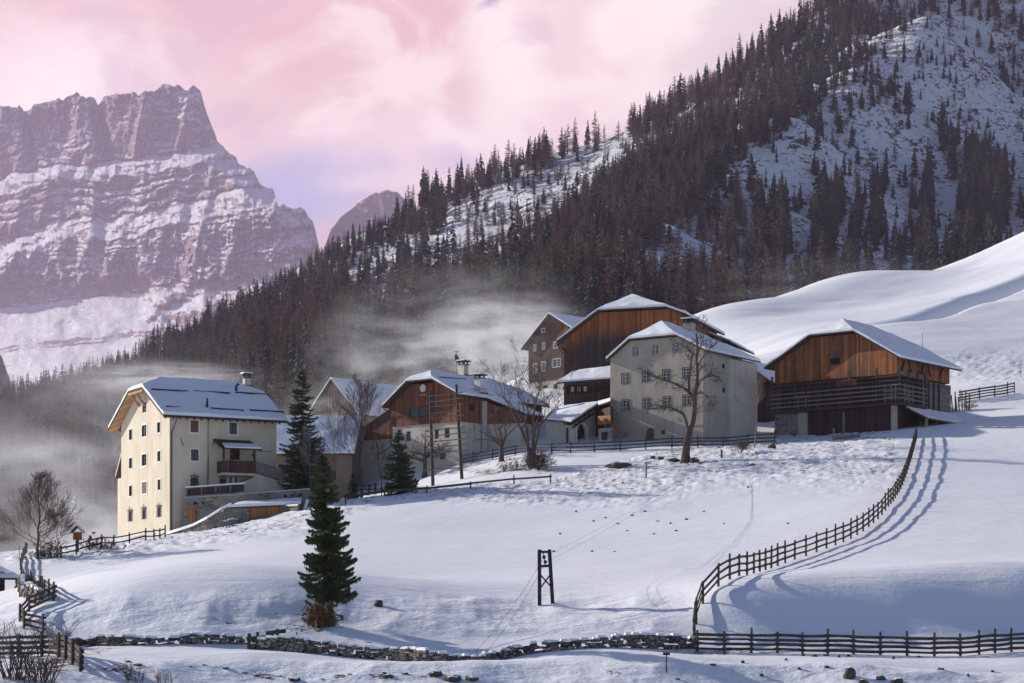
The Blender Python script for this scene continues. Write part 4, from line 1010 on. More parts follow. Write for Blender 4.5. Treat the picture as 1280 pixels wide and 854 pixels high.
# its lower extension at the back right
ex = House('rear_barn', 'dark boarded barn wing with a flat snowy roof half hidden behind the stone house chimney', 'barn', 905, 520, 262, -6960)
zc_ = ex.lon(868, 406)[1] if False else at(868, 404, 262).z-ex.C.z; ze_ = at(915.5, 428, 262).z-ex.C.z
xw = (915.5-905)/F*262; xl_ = (862-905)/F*262
Pp = [Vector((-.6, xw*0-1.0, ze_)), Vector((12, -1.0, ze_)), Vector((12, 5.2, zc_+.3)), Vector((-.6, 5.2, zc_+.3))]
slab([Pp], -.16, 0).build_to('roof', trim_wood, ex.root); slab([Pp], .012, .2, .05).build_to('roof_snow', snow_m, ex.root, rough=.04)
MB().prism([(0, 0, -6), (0, 5, -6), (0, 5, zc_-.0), (0, 0, ze_-.0)], (11, 0, 0)).build('wall', great_wood, ex.root)

# ------------------------------------------------------------------ the stone house in front of it
h = House('stone_house', 'large grey plastered farmhouse with rows of small-paned windows and an arched door', 'house', 879, 548, 228, -3260)
w, l = dims(h, 762.8, 943.4); of = .45
zh = (h.gab(786, 423, -of)[1]+h.gab(843, 418.8, -of)[1])/2; yLh, yRh = h.gab(786, 423, -of)[0], h.gab(843, 418.8, -of)[0]
yTL, zTL = h.gab(762, 445, -of); yTR, zTR = h.gab(877, 435, -of)
sL = (zh-zTL)/(yTL-yLh); sR = (zh-zTR)/(yRh-yTR); yr = (yLh*sL+yRh*sR)/(sL+sR); zr = zh+sR*(yr-yRh)
x_r, zz = h.lon(826, 404.7, yr); x_b, zb = h.lon(862, 411, yr); print('stone', w, l, zh, zTL, zTR, sL, sR, yr, zr, x_r, zz, x_b, zb)
zr = zh+2.3 if abs(zz-zh-2.3) > 1.2 else zz
oR, oL = .5, max(.35, yTL-w)
zeR_ = zTR-(oR+yTR)*sR; zeL_ = zTL+(yTL-w-oL)*sL
h.roof(w, l, yr, zr, zeR_, zeL_, oR, oL, of, .5, hipf=(zh, max(1.5, min(x_r, 5))), hipb=(zh*.35+zeR_*.65, max(2, l-x_b) if x_b < l else 3), t=.14, snow=.28)
e3 = lambda u, v: (755+u/6.569, 430+v/6.569)
for (u, v) in ((258, 62), (422, 48), (587, 33)): h.win_px('g', *e3(u, v), 36/6.569, 64/6.569, kind='cross', frame=frame_w, surround=(dark_wood, .05))
for (u, v) in ((174, 284), (344, 268), (511, 253), (673, 238), (178, 502), (348, 489), (515, 475), (678, 462)):
    h.win_px('g', *e3(u, v), 56/6.569, 82/6.569, kind='six', frame=frame_w, surround=(dark_wood, .07))
h.win_px('g', *e3(487, 724), 32/6.569, 36/6.569, kind='plain', frame=dark_wood); h.win_px('g', *e3(181, 750), 18/6.569, 30/6.569, kind='plain', frame=dark_wood)
e4 = lambda u, v: (820+u/5.025, 390+v/5.025)
for (u, v, a, b, k, fr) in ((424, 341, 18, 28, 'plain', dark_wood), (427, 492, 18, 32, 'plain', dark_wood), (559, 372, 20, 46, 'cross', grey_wood), (566, 505, 22, 62, 'six', frame_w)):
    h.win_px('l', *e4(u, v), a/5.025, b/5.025, kind=k, frame=fr)
yd, zd = h.gab(*e3(381, 750)); dwid = abs(h.gab(*e3(350, 750))[0]-h.gab(*e3(412, 750))[0]); dtop = h.gab(*e3(381, 690))[1]
arch = [(yd-dwid/2, -1), (yd+dwid/2, -1), (yd+dwid/2, dtop-dwid*.55)]+[(yd+dwid/2*math.cos(a), dtop-dwid*.55+dwid*.55*math.sin(a)) for a in [math.pi*i/10 for i in range(1, 10)]]+[(yd-dwid/2, dtop-dwid*.55)]
ad = MB().prism([(-.04, y, z) for y, z in arch], (.1, 0, 0)).build('arched_door', shutter_m, h.root)
MB().prism([(-.02, yd+(y-yd)*1.22, z+.10 if z > 0 else z) for y, z in arch], (.06, 0, 0)).build('stone_surround', grey_m, ad)
MB().box(-.1, -.04, yd-dwid*.3, yd-dwid*.22, .6, .8).build('handle', iron_m, ad)
xb_ = l-max(2, l-x_b) if x_b < l else l-3
zs_ = min(h.rf['zeR'], h.zeL)+oR*sR-.2
h.walls('wall', [h.section(w, -4, 0, max(3, min(xb_, l*.55))), MB().box(max(3, min(xb_, l*.55))-.01, l, 0.003, w-.003, -4, zs_)], grey_m)
zl = h.gab(*e3(200, 697))[1]
MB().box(-.07, -.002, .0, w, zl-.08, zl+.05).build('string_course', grey_m, h.root)
MB().box(l*.48, l-.002, -.32, -.004, -4, zs_-.25).build('buttress', pale_m, h.root)
pc = h.gab(863.5, 412, x_r+2) if False else None
zch = zr-.5; chimney(h, min(x_b, l-3)-1.6, yr-.9, zch, 1.05, 1.0, grey_m, dpt=1.0)
STONE = h
# boarded store at its back corner
an = House('boarded_store', 'small store with orange boards at the back corner of the stone house', 'shed', 957, 512, 247, -3260)
aw = an.gab(940, HV)[0]; zt = at(947, 459, 247).z-an.C.z; ze = at(965, 477.6, 246).z-an.C.z; zm = an.gab(945, 479)[1]
MB().box(0, 5, 0, aw+1, -2.5, zm).build('lower_wall', dark_wood, an.root)
MB().prism([(-.08, -.1, zm+.003), (-.08, aw+1, zm+.003), (-.08, aw+1, zt+.6), (-.08, -.1, ze+.55)], (5, 0, 0)).build('boarded_wall', orange_wood, an.root)
Pp = [Vector((-.6, -1.1, ze)), Vector((6, -1.1, ze)), Vector((6, aw+1, zt+.9)), Vector((-.6, aw+1, zt+.9))]
slab([Pp], -.12, 0).build_to('roof', trim_wood, an.root); slab([Pp], .012, .18, .05).build_to('roof_snow', snow_m, an.root, rough=.03)

# ------------------------------------------------------------------ balcony shed and arched shed between the barns
h = House('balcony_shed', 'dark timber shed with a curved snowy roof wedged between the great barn and stone house', 'shed', 762, 530, 240, -6960)
w = h.gab(706, HV)[0]; z1 = h.gab(706, 479)[1]; z2 = h.gab(720, 465)[1]; z0 = h.gab(706, 507)[1]
Pp = [Vector((-.8, -1.0, z1+.25)), Vector((-.8, w+.7, z1)), Vector((1.2, w-.4, z2)), Vector((1.5, -1.0, z2+.5))]
Pq = [Vector((1.5, -1.0, z2+.5)), Vector((1.2, w-.4, z2)), Vector((7, w-.4, z2+1)), Vector((7, -1, z2+1.2))]
slab([Pp, Pq], -.15, 0).build_to('roof', trim_wood, h.root); slab([Pp, Pq], .012, .24, .05).build_to('roof_snow', snow_m, h.root, rough=.05)
MB().box(.6, 6, -.8, w, -6, z1-.2).build('boarded_wall', dark_wood, h.root)
b_ = MB().box(-.5, -.38, -.8, w-.05, z0, z0+1.25); b_.build('balcony_boards', dark_wood, h.root)
b_ = MB().box(-.6, .6, -.8, w, z0-.15, z0-.002); b_.build('balcony_floor', trim_wood, h.root)
b_ = MB()
for f_ in (.02, .33, .66, .97): b_.box(-.55, -.40, w*f_-.07, w*f_+.07, z0+1.25, z1-.1); b_.box(-.56, -.51, w*f_-.07, w*f_+.07, -5, z0+1.2)
b_.build('posts', dark_wood, h.root)
for k_ in range(3): MB().box(.5, .58, w-.9-k_*.75, w-.55-k_*.75, z0+1.55, z0+2.1).build('window', frame_w, h.root)
k = House('arched_shed', 'low cart shed with a pale arched doorway left of the stone house', 'shed', 763, 556, 231, -3260)
a0, z_e = k.gab(678, 524.5, -.4); a1, z_t = k.gab(746, 504, -.4); ya = k.gab(690, HV)[0]
pr0 = k.gab(715, 527, -.4)
# roof slope falling to the left front
R0 = [k.inv @ at(680, 524, 234), k.inv @ at(714, 527.5, 231), k.inv @ at(748, 504.5, 236), k.inv @ at(700, 509, 243)]
slab([R0], -.14, 0).build_to('roof', trim_wood, k.root); slab([R0], .012, .22, .05).build_to('roof_snow', snow_m, k.root, rough=.04)
R1 = [k.inv @ at(748, 506, 234), k.inv @ at(763, 501, 231.5), k.inv @ at(763, 499, 236), k.inv @ at(746, 503.5, 239)]
slab([R1], -.14, 0).build_to('porch_roof', trim_wood, k.root); slab([R1], .012, .16, .03).build_to('porch_snow', snow_m, k.root)
A = lambda u, Y: k.inv @ at(u, 560, Y)
pa, pb, pc_, pd = A(683, 236), A(716, 232.5), A(744, 236), A(705, 244)
zt0, zt1, zt2 = (k.inv @ at(683, 527, 236)).z, (k.inv @ at(716, 529.5, 232.5)).z, (k.inv @ at(744, 511, 236)).z
def wallpoly(mb, p, q, zp0, zq0, th=.35):
    p, q = Vector((p.x, p.y, -3)), Vector((q.x, q.y, -3)); n_ = (q-p).normalized().cross(Vector((0, 0, 1)))*-th
    mb.prism([p, q, Vector((q.x, q.y, zq0)), Vector((p.x, p.y, zp0))], n_)
mb = MB(); wallpoly(mb, pa, pb, zt0-.2, zt1-.2); mb.build('plaster_wall', pale_m, k.root)
# gable side with the arch
def arch_wall(h, p, q, zp0, zq0, ca, wa, ha, mat, name='gable_wall'):
    """wall from p to q with an arched opening at fraction ca"""
    d = (q-p); L = d.xy.length; ex = Vector((d.x, d.y, 0)).normalized(); n_ = ex.cross(Vector((0, 0, 1)))*-.35
    c0 = ca*L; pts = [(0, -3), (c0-wa/2, -3), (c0-wa/2, ha-wa/2)]+[(c0-wa/2*math.cos(a), ha-wa/2+wa/2*math.sin(a)) for a in [math.pi*i/12 for i in range(1, 12)]]+[(c0+wa/2, ha-wa/2), (c0+wa/2, -3), (L, -3), (L, zq0), (c0, zp0+(zq0-zp0)*ca), (0, zp0)]
    mbx = MB().prism([Vector((p.x, p.y, 0))+ex*x+Vector((0, 0, z)) for x, z in pts], n_)
    o = mbx.build(name, mat, h.root)
    rg = MB(); 
    arcp = [(c0-wa/2, 0)]+[(c0-wa/2*math.cos(a), ha-wa/2+wa/2*math.sin(a)) for a in [math.pi*i/12 for i in range(0, 13)]]+[(c0+wa/2, 0)]
    rg.tube([Vector((p.x, p.y, 0))+ex*x+Vector((0, 0, z))-n_*.12 for x, z in arcp], .13, 5); rg.build('arch_surround', white_m, h.root)
    bkk = MB().prism([Vector((p.x, p.y, 0))+ex*x+Vector((0, 0, z))+n_*2.2 for x, z in ((0, -3), (L, -3), (L, zq0-.5), (0, zp0-.3))], n_*.3); bkk.build('back_boards', dark_wood, h.root)
    return o
arch_wall(k, pb, pc_, zt1-.2, zt2-.2, .38, 2.1, 2.6, pale_m)
gb_ = MB(); 
for f_ in range(5):
    a = pb.lerp(pc_, .15+f_*.2); gb_.bar(Vector((a.x, a.y-.0, zt1+(zt2-zt1)*(.15+f_*.2)-.35))+Vector((-.45, -.2, 0)), Vector((a.x, a.y, zt1+(zt2-zt1)*(.15+f_*.2)-.35))+Vector((.2, .1, 0)), .14)
gb_.bar(pb+Vector((-.3, -.15, zt1-pb.z-.5)), pc_+Vector((-.3, -.15, zt2-pc_.z-.45)), .16); gb_.build('rafters', dark_wood, k.root)
mb = MB(); wallpoly(mb, pc_+Vector((.05, 0, 0)), A(763, 231.5), (k.inv @ at(746, 515, 236)).z, (k.inv @ at(762, 508, 231.5)).z); mb.build('dark_wall', dark_wood, k.root)
lw = MB(); wallpoly(lw, A(748, 233), A(763, 230.8), (k.inv @ at(748, 536, 233)).z, (k.inv @ at(762, 535, 231)).z); lw.build('low_wall', pale_m, k.root)
bc = MB(); wallpoly(bc, A(747, 232.4), A(763, 230.2), (k.inv @ at(748, 521, 233)).z, (k.inv @ at(762, 520, 231)).z, .1); bc.v = [(x, y, max(z, (k.inv @ at(755, 531, 232)).z)) for x, y, z in bc.v]; bc.build('balcony_boards', orange_wood, k.root)
wn = k.inv @ at(756, 545, 231.6); MB().box(wn.x-.3, wn.x+.25, wn.y-.35, wn.y+.25, wn.z-.4, wn.z+.4).build('window', dark_wood, k.root)

# ------------------------------------------------------------------ the right-hand barn
h = House('right_barn', 'large weathered barn with orange boards, railed gallery and stone base standing alone at the right', 'barn', 1121, 546, 226, -2760)
w, l = dims(h, 968.5, 1187); of = .9
zh = (h.gab(1008, 417.7, -of)[1]+h.gab(1069, 414, -of)[1])/2; yLh, yRh = h.gab(1008, 417.7, -of)[0], h.gab(1069, 414, -of)[0]
yTL, zTL = h.gab(954.8, 459.5, -of); yTR, zTR = h.gab(1126, 447, -of)
sL = (zh-zTL)/(yTL-yLh); sR = (zh-zTR)/(yRh-yTR); yr = (yLh*sL+yRh*sR)/(sL+sR); zr = zh+sR*(yr-yRh)
x_r, zz = h.lon(1053, 401, yr); x_b, zb = h.lon(1112, 415.5, yr); print('right', w, l, zh, zTL, zTR, sL, sR, yr, zr, x_r, zz, x_b, zb, yTR)
zr = zz if abs(zz-zr) < 1.8 else zr
oR = max(.5, -yTR); oL = yTL-w
h.roof(w, l, yr, zr, zTR, zTL, oR, oL, of, 1.0, hipf=(zh, max(1.5, min(x_r, 4))), hipb=(zh-1.0, 4), t=.16, snow=.24)
zp = h.gab(1040, 474)[1]; zg = h.gab(1040, 510.5)[1]; zpr = zp
barn_wood = planks('fox_red_barn_boards', ((.29, .095, .034), (.50, .190, .065), (.12, .050, .028)), .24, grey=(.075, .055, .046), dark=.85, weather=lambda t, P, s: t.math('ADD', t.math('MULTIPLY', t.rng(t.noise(t.scale(P, 1, 1, .4), .6, 5, .65), .42, .68), .85), -.08))
low_wood = planks('dark_red_stable_boards', ((.060, .034, .027), (.095, .050, .038), (.034, .022, .02)), .22, dark=.8)
s1 = h.section(w, zp, 0, l)
h.cuts = []
h.win_px('g', 930+417/3.657, 380+262/3.657, 44/3.657, 30/3.657, kind='plain', frame=dark_wood, pane=dark_in, name='hatch')
h.walls('boarded_wall', [s1], barn_wood); 
MB().box(.9, l-.1, .5, w-.3, zg+.1, zp-.003).build('gallery_back', low_wood, h.root)
# gallery: floor, posts, rails
MB().box(-.75, l*.45, -.75, w+.1, zg-.18, zg).box(-.7, l*.4, -.7, w+.05, zg+.003, zg+.10).build('gallery_floor', trim_wood, h.root)
yq = [w+.0, w*.80, w*.60, w*.36, w*.14, -.65]
for y in yq: MB().bar((-.68, y, zg+.1), (-.55, y, zp+.7), .17).build('gallery_post', trim_wood, h.root)
xq = [l*.14, l*.30, l*.44]
for x in xq: MB().bar((x, -.66, zg+.1), (x, -.5, zp+.6), .17).build('gallery_post', trim_wood, h.root)
for i in range(6):
    z = zg+.45+i*(zp-zg-.5)/5.6
    MB().bar((-.72, w+.15, z-.06), (-.72, -.75, z+.05), .09, .13).build('gallery_rail', grey_wood if i < 4 else trim_wood, h.root)
    MB().bar((-.7, -.74, z+.05), (l*.45, -.74, z+.02), .09, .13).build('gallery_rail', grey_wood if i < 4 else trim_wood, h.root)
rk_ = MB()
for y in (.9, .2, -.3): rk_.bar((-.84, y, zg+.15), (-.84, y, zg+2.0), .09)
for x in (.2, 1.0, 1.9): rk_.bar((x, -.84, zg+.15), (x, -.84, zg+2.0), .09)
for z in (zg+.6, zg+1.25, zg+1.85): rk_.bar((-.86, 1.1, z), (-.86, -.6, z), .08); rk_.bar((-.5, -.86, z), (2.2, -.86, z), .08)
rk_.build('drying_frame', grey_wood, h.root)
ld = MB()
for y in (w*.77, w*.74-.5): ld.bar((-.80, y, zg+.15), (-.80, y, zg+1.5), .09)
ld.bar((-.82, w*.80, zg+1.45), (-.82, w*.66, zg+1.4), .09); ld.build('ladder_frame', grey_wood, h.root)
MB().box(-.60, -.54, w*.30, w*.47, zg+2.2, zp-.35).build('hung_boards', red_wood, h.root)
# base: rubble, plastered pier, dark stable boards
MB().box(0, 6, w*.80, w+.02, -3.5, zg-.2).build('rubble_wall', rubble_m, h.root)
MB().box(-.12, .5, w*.725, w*.80-.003, -3.5, zg-.25).build('pier', grey_m, h.root)
MB().box(.15, 6, .5, w*.725-.003, -3.5, zg-.2).build('stable_wall', low_wood, h.root)
MB().box(-.35, .25, .05, .5, -3.5, zg-.22).build('pier', grey_m, h.root)
MB().box(.13, .145, w*.42, w*.44, .1, zg-.5).build('board_strip', grey_wood, h.root)
MB().box(.5, l-.1, .4, w*.5, -3.5, zg-.21).build('rear_base', low_wood, h.root)
gsm = planks('grey_side_boards', ((.16, .145, .13), (.25, .225, .20), (.10, .09, .08)), .5, horizontal=True)
MB().box(l*.46, l+.05, -.12, .3, zg-2.5, zp-.2).build('grey_boards', gsm, h.root)
MB().box(l*.02, l*.47, -.25, .1, zp-.15, zp+.35).build('side_beam', grey_wood, h.root)
for x in (l*.56, l*.66, l*.76): MB().bar((x, -.2, zp-.3), (x-.02, -.22, zg-1.2), .18, .1).build('prop_post', dark_wood, h.root)
for i in range(5): x = l*(.08+.18*i); MB().bar((x, -.08, zp+.4), (x+.9*(-1)**i, -.08, zp+2.0), .13).build('cross_brace', dark_wood, h.root)
# lean-to
L0 = h.lon(1127, 510, -2.2); xe0 = h.lon(1140, 512)[0]
e7 = lambda u, v, y: h.lon(930+u/3.657, 380+v/3.657, y)
xa, za = e7(740, 470, -.3); xb2, zb2 = e7(968, 525, -2.2); xc, zc = e7(845, 518, -2.2)
Pp = [Vector((xa, -.3, za)), Vector((xc-.9, -2.6, za-1.25)), Vector((l-.6, -2.6, za-1.3)), Vector((l-.6, -.3, za))]
slab([Pp], -.13, 0).build_to('lean_to_roof', orange_wood, h.root); slab([Pp], .012, .15, .04).build_to('lean_to_snow', snow_m, h.root, rough=.03)
for x in (xc-.5, xc+1.8, l-1.0): MB().box(x-.12, x+.12, -2.3, -2.06, -3, za-1.2).build('lean_to_post', raw_wood if x < xc else dark_wood, h.root)
for x in (xc+1.0,): MB().bar((x, -2.2, .2), (x+.8, -2.2, za-1.4), .1).build('lean_to_brace', raw_wood, h.root)
RIGHT = h

# ------------------------------------------------------------------ hut at the left edge of the picture
h = House('log_hut', 'corner of a small dark log hut with a snowy roof at the left edge', 'hut', 6, 741, 148, -2200)
z0 = at(6, 722, 148).z-h.C.z
MB().box(-5, 0, 0, 5, -2.5, z0+.4).build('log_wall', planks('log_wall_wood', ((.10, .045, .035), (.15, .07, .05), (.06, .03, .028)), .25, horizontal=True), h.root)
Pp = [Vector((-5.5, -.6, z0-.05)), Vector((.75, -.6, z0-.05)), Vector((.75, 2.5, z0+.9)), Vector((-5.5, 2.5, z0+.9))]; Pq = [Vector((.75, 5.6, z0-.1)), Vector((-5.5, 5.6, z0-.1)), Vector((-5.5, 2.5, z0+.9)), Vector((.75, 2.5, z0+.9))]
slab([Pp, Pq], -.12, 0).build_to('roof', trim_wood, h.root); slab([Pp, Pq], .012, .2, .03).build_to('roof_snow', snow_m, h.root, rough=.03)
MB().box(-4.5, .25, -.2, -.003, z0-1.2, z0-1.0).build('beam', dark_wood, h.root)
# ------------------------------------------------------------------ fences, walls, pylon and other small things
def GV(P): 
    P = np.array([(p[0], p[1]) for p in P], float); return ground_h(P[:, 0], P[:, 1])
def path_px(px):
    return [hit(u, v) for u, v in px]
def resample(pts, step):
    P = [Vector((p.x, p.y, 0)) for p in pts]; out = [P[0]]; acc = 0.0
    for a, b in zip(P, P[1:]):
        L = (b-a).length; d = step-acc
        while d <= L: out.append(a.lerp(b, d/L)); d += step
        acc = (acc+L) % step
    if (out[-1]-P[-1]).length > step*.4: out.append(P[-1])
    return out
def smooth(pts, n=3):
    P = [Vector((p.x, p.y, 0)) for p in pts]
    for _ in range(n):
        Q = [P[0]]
        for a, b in zip(P, P[1:]): Q += [a.lerp(b, .25), a.lerp(b, .75)]
        P = Q+[P[-1]]
    return P
def fence(name, label, pts, height, rails, step, mat, cat='fence', post=.13, rail=.10, jit=.025, over=.2, sink=.4, snow=False, seed=1, soft=True, pales=0):
    rg = random.Random(seed)
    P = resample(smooth(pts) if soft else pts, step); z = GV(P)
    root = tag(empty(name, (P[0].x, P[0].y, z[0])), label, cat); o0 = root.location
    L = [Vector((p.x, p.y, zz))-o0 for p, zz in zip(P, z)]
    tops = []
    for i, q in enumerate(L):
        hh = height+over+rg.uniform(-.12, .14); ln = Vector((rg.uniform(-jit, jit), rg.uniform(-jit, jit), 0))
        MB().tube([q-Vector((0, 0, sink)), q+ln*.5+Vector((0, 0, hh*.5)), q+ln+Vector((0, 0, hh))], [post*.55, post*.52, post*.45], 5).build('post', mat, root)
        tops.append(ln)
    for k in range(rails):
        a = height*(k+.75)/(rails-.05)
        m = MB(); pr = None
        pp = []
        for i, q in enumerate(L):
            t = L[min(i+1, len(L)-1)]-L[max(i-1, 0)]; side = Vector((-t.y, t.x, 0)).normalized()*(post*.5)
            pp.append(q+side+tops[i]*min(1, a)+Vector((0, 0, a+rg.uniform(-.022, .022))))
        for i in range(len(pp)-1):
            d = (pp[i+1]-pp[i]).normalized()*.15
            dz = Vector((0, 0, .012 if i % 2 else -.012))
            m.bar(pp[i]-d+dz, pp[i+1]+d+dz, rail*.55, rail*rg.uniform(.9, 1.3))
        m.build('rail', mat, root)
        if snow and k == rails-1:
            s = MB()
            for i in range(len(pp)-1): s.bar(pp[i]+Vector((0, 0, .1)), pp[i+1]+Vector((0, 0, .1)), .12, .1)
            s.build('snow_cap', snow_m, root)
    if pales:
        m = MB()
        for i in range(len(L)-1):
            for j in range(pales):
                q = L[i].lerp(L[i+1], (j+.5)/pales); m.bar(q+Vector((0, 0, -.1)), q+Vector((0, 0, height+rg.uniform(.05, .2))), .05, .05)
        o = m.build('palings', mat, root)
    return root
fence('pasture_fence', 'long dark pole fence climbing in a curve from the road to the right barn', path_px([(868,801),(869,785),(874,765),(884,744),(900,733),(935,719),(975,705),(1018,692),(1058,677),(1088,658),(1110,636),(1127,610),(1136,585),(1142,565),(1146,548)]), 1.12, 3, 2.35, fence_m, seed=3)
fence('roadside_fence', 'dark four-railed fence along the lower road at the right, posts close together', path_px([(872,815),(960,817),(1050,817),(1150,820),(1200,821),(1240,817),(1300,812)])+[Vector((31, 108, 0)), Vector((46, 109.5, 0))], .92, 4, 1.32, fence_m, seed=4, rail=.12)
fence('winding_fence', 'silvery pole fence winding down the snowy field at the far left', path_px([(33,692),(27,705),(25,718),(31,729),(42,737),(55,743),(67,750)]), .7, 3, 2.6, fence_m, seed=5, post=.12, over=.12)
fence('zigzag_fence', 'dark pole fence doubling back downhill beside the dry stone bank at the far left', path_px([(67,751),(54,757),(40,763),(22,773),(31,788),(42,793),(60,792)]), .8, 3, 1.6, fence_m, seed=6, soft=False, over=.12)
fence('yard_fence', 'dark heavy-railed fence among bare shrubs in the bottom left corner', [Vector((x, y, 0)) for x, y in ((-26, 103), (-23, 102.4), (-21.2, 101.2), (-20.6, 99.6), (-19.4, 97.2))], .98, 4, 1.35, fence_m, seed=7, rail=.14, post=.16)
fence('garden_fence', 'low dark garden fence running from the bare tree to the cream house', path_px([(76,697),(106,691),(148,682),(184,676),(208,671)]), .8, 2, 1.9, fence_m, seed=8)
fence('driveway_rail', 'snow-topped rail on short posts below the terrace of the cream house', path_px([(279,660),(300,653),(330,646),(372,639)]), .55, 2, 2.6, grey_wood, seed=9, snow=True, over=.05, rail=.16)
fence('terrace_rail', 'single low rail along the crest of the slope below the hay rack', path_px([(432,629),(470,623),(510,618),(560,614),(620,608),(688,604)]), .62, 1, 4.2, fence_m, seed=10, over=.1, rail=.18)
fence('farm_fence', 'long farmyard fence running behind the fruit trees to the lane by the barn', path_px([(528,588),(578,581),(613,576),(634,570),(688,567),(721,567),(765,565),(807,562),(876,559),(920,557),(971,555)]), 1.05, 3, 2.7, fence_m, seed=11, rail=.13)
fence('upper_fence', 'short high rail fence on the snow to the right of the right barn', path_px([(1200,503),(1230,499),(1268,492)]), 1.25, 4, 2.6, fence_m, seed=12, rail=.14)
fence('palisade_fence', 'dark paling fence in front of the low outbuilding by the young spruce', path_px([(430,618),(462,615),(520,612)]), .85, 2, 2.2, iron_m, seed=13, pales=4)
fence('picket_fence', 'grey picket fence at the foot of the stair of the cream house', path_px([(338,606),(360,604),(392,602)]), .9, 2, 2.0, grey_wood, seed=14, pales=6)

def ribbon(name, label, pts, zlo, zhi, th, mat, cat='wall', snow=0.0, cap=None, seed=0, rough=.08):
    """wall following ground points: (x, y); zlo/zhi lists of heights relative to ground (or absolute when given as arrays)"""
    root = tag(empty(name, (pts[0].x, pts[0].y, 0)), label, cat); o0 = root.location; n = len(pts)
    rg = random.Random(seed)
    vs = []; fs = []
    for i, p in enumerate(pts):
        t = pts[min(i+1, n-1)]-pts[max(i-1, 0)]; nn_ = Vector((-t.y, t.x, 0)).normalized()
        if nn_.y < 0: nn_ = -nn_
        q = Vector((p.x-o0.x, p.y-o0.y, 0)); j = rough*rg.uniform(-1, 1)
        vs += [q+Vector((0, 0, zlo[i])), q+nn_*(.06+j*.5)+Vector((0, 0, zhi[i]+j)), q+nn_*th+Vector((0, 0, zhi[i]+j*.7)), q+nn_*th+Vector((0, 0, zlo[i]))]
    for i in range(n-1):
        a, b = i*4, (i+1)*4
        for k in range(4): fs.append((a+k, a+(k+1) % 4, b+(k+1) % 4, b+k))
    fs += [(0, 3, 2, 1), (4*n-4, 4*n-3, 4*n-2, 4*n-1)]
    MB().add(vs, fs).build('masonry', mat, root)
    if snow:
        vs2 = []; fs2 = []
        for i in range(n):
            a, b = Vector(vs[i*4+1]), Vector(vs[i*4+2]); d = (b-a)
            vs2 += [a-d*.12+Vector((0, 0, .012)), a+d*.15+Vector((0, 0, snow)), b-d*.15+Vector((0, 0, snow)), b+d*.12+Vector((0, 0, .012))]
        for i in range(n-1):
            a, b = i*4, (i+1)*4
            for k in range(4): fs2.append((a+k, a+(k+1) % 4, b+(k+1) % 4, b+k))
        fs2 += [(0, 3, 2, 1), (4*n-4, 4*n-3, 4*n-2, 4*n-1)]
        MB().add(vs2, fs2).build('snow_cap', snow_m, root)
    return root
def dry_wall(name, label, px, hgt, seed):
    """dry stone wall made of many fitted, uneven stones"""
    rg = random.Random(seed); P = resample(smooth(path_px(px), 2), .42); z = GV(P)
    root = tag(empty(name, (P[0].x, P[0].y, z[0])), label, 'wall'); o0 = root.location
    m = MB(); sn = MB()
    nl = 4
    for i in range(len(P)-1):
        t = (P[i+1]-P[i]).normalized(); nn_ = Vector((-t.y, t.x, 0)); nn_ = nn_ if nn_.y > 0 else -nn_
        H = hgt(i/len(P))
        for k in range(nl):
            off = rg.uniform(-.15, .15)
            c = Vector((P[i].x, P[i].y, z[i]))-o0+t*(.21+off)+nn_*(.15+k*.03+rg.uniform(-.05, .06)); zz = -.15+(k+.5)/nl*(H+.15)+rg.uniform(-.03, .03)
            a, b, c_ = rg.uniform(.16, .34), rg.uniform(.12, .22), (H+.15)/nl*rg.uniform(.42, .62)
            v = []
            ang = rg.uniform(-.15, .15)
            for sx, sy, sz in ((-1,-1,-1),(1,-1,-1),(1,1,-1),(-1,1,-1),(-1,-1,1),(1,-1,1),(1,1,1),(-1,1,1)):
                j = lambda: rg.uniform(.72, 1.08)
                q = c+t*sx*a*j()+nn_*sy*b*j()+Vector((0, 0, zz+sz*c_*j()+sx*a*ang)); v.append(q)
            m.add(v, [(0,3,2,1),(4,5,6,7),(0,1,5,4),(1,2,6,5),(2,3,7,6),(3,0,4,7)])
            if k == nl-1 and rg.random() < .85:
                s = c+Vector((0, 0, zz+c_*.95)); w_ = [s+t*x*a*.8+nn_*y*b*.8 for x, y in ((-1, -1), (1, -1), (1, 1), (-1, 1))]
                sn.add(w_+[q+Vector((0, 0, rg.uniform(.07, .15))) for q in [s.lerp(x, .8) for x in w_]], [(0,3,2,1),(4,5,6,7),(0,1,5,4),(1,2,6,5),(2,3,7,6),(3,0,4,7)])
    o = m.build('stones', drystone_m, root); o['kind'] = 'stuff'
    if sn.v: q = sn.build('snow_patches', snow_m, root); q['kind'] = 'stuff'
    return root
dry_wall('roadside_wall', 'long low dry stone wall bordering the road below the spruce and the pylon', [(312,812),(380,817),(480,825),(560,828),(640,821),(720,812),(800,811),(866,812)], lambda f: .48+.12*math.sin(f*9)+.1*math.sin(f*23), 31)
dry_wall('bank_wall', 'low dry stone wall along the road under the shaded bank at the left', [(112,808),(160,808),(230,806),(310,806)], lambda f: .42+.08*math.sin(f*11), 32)
dry_wall('garden_bank', 'sunlit yellowish dry stone bank between the log hut and the winding fence', [(19,735),(24,745),(33,752),(46,756)], lambda f: .75, 33)

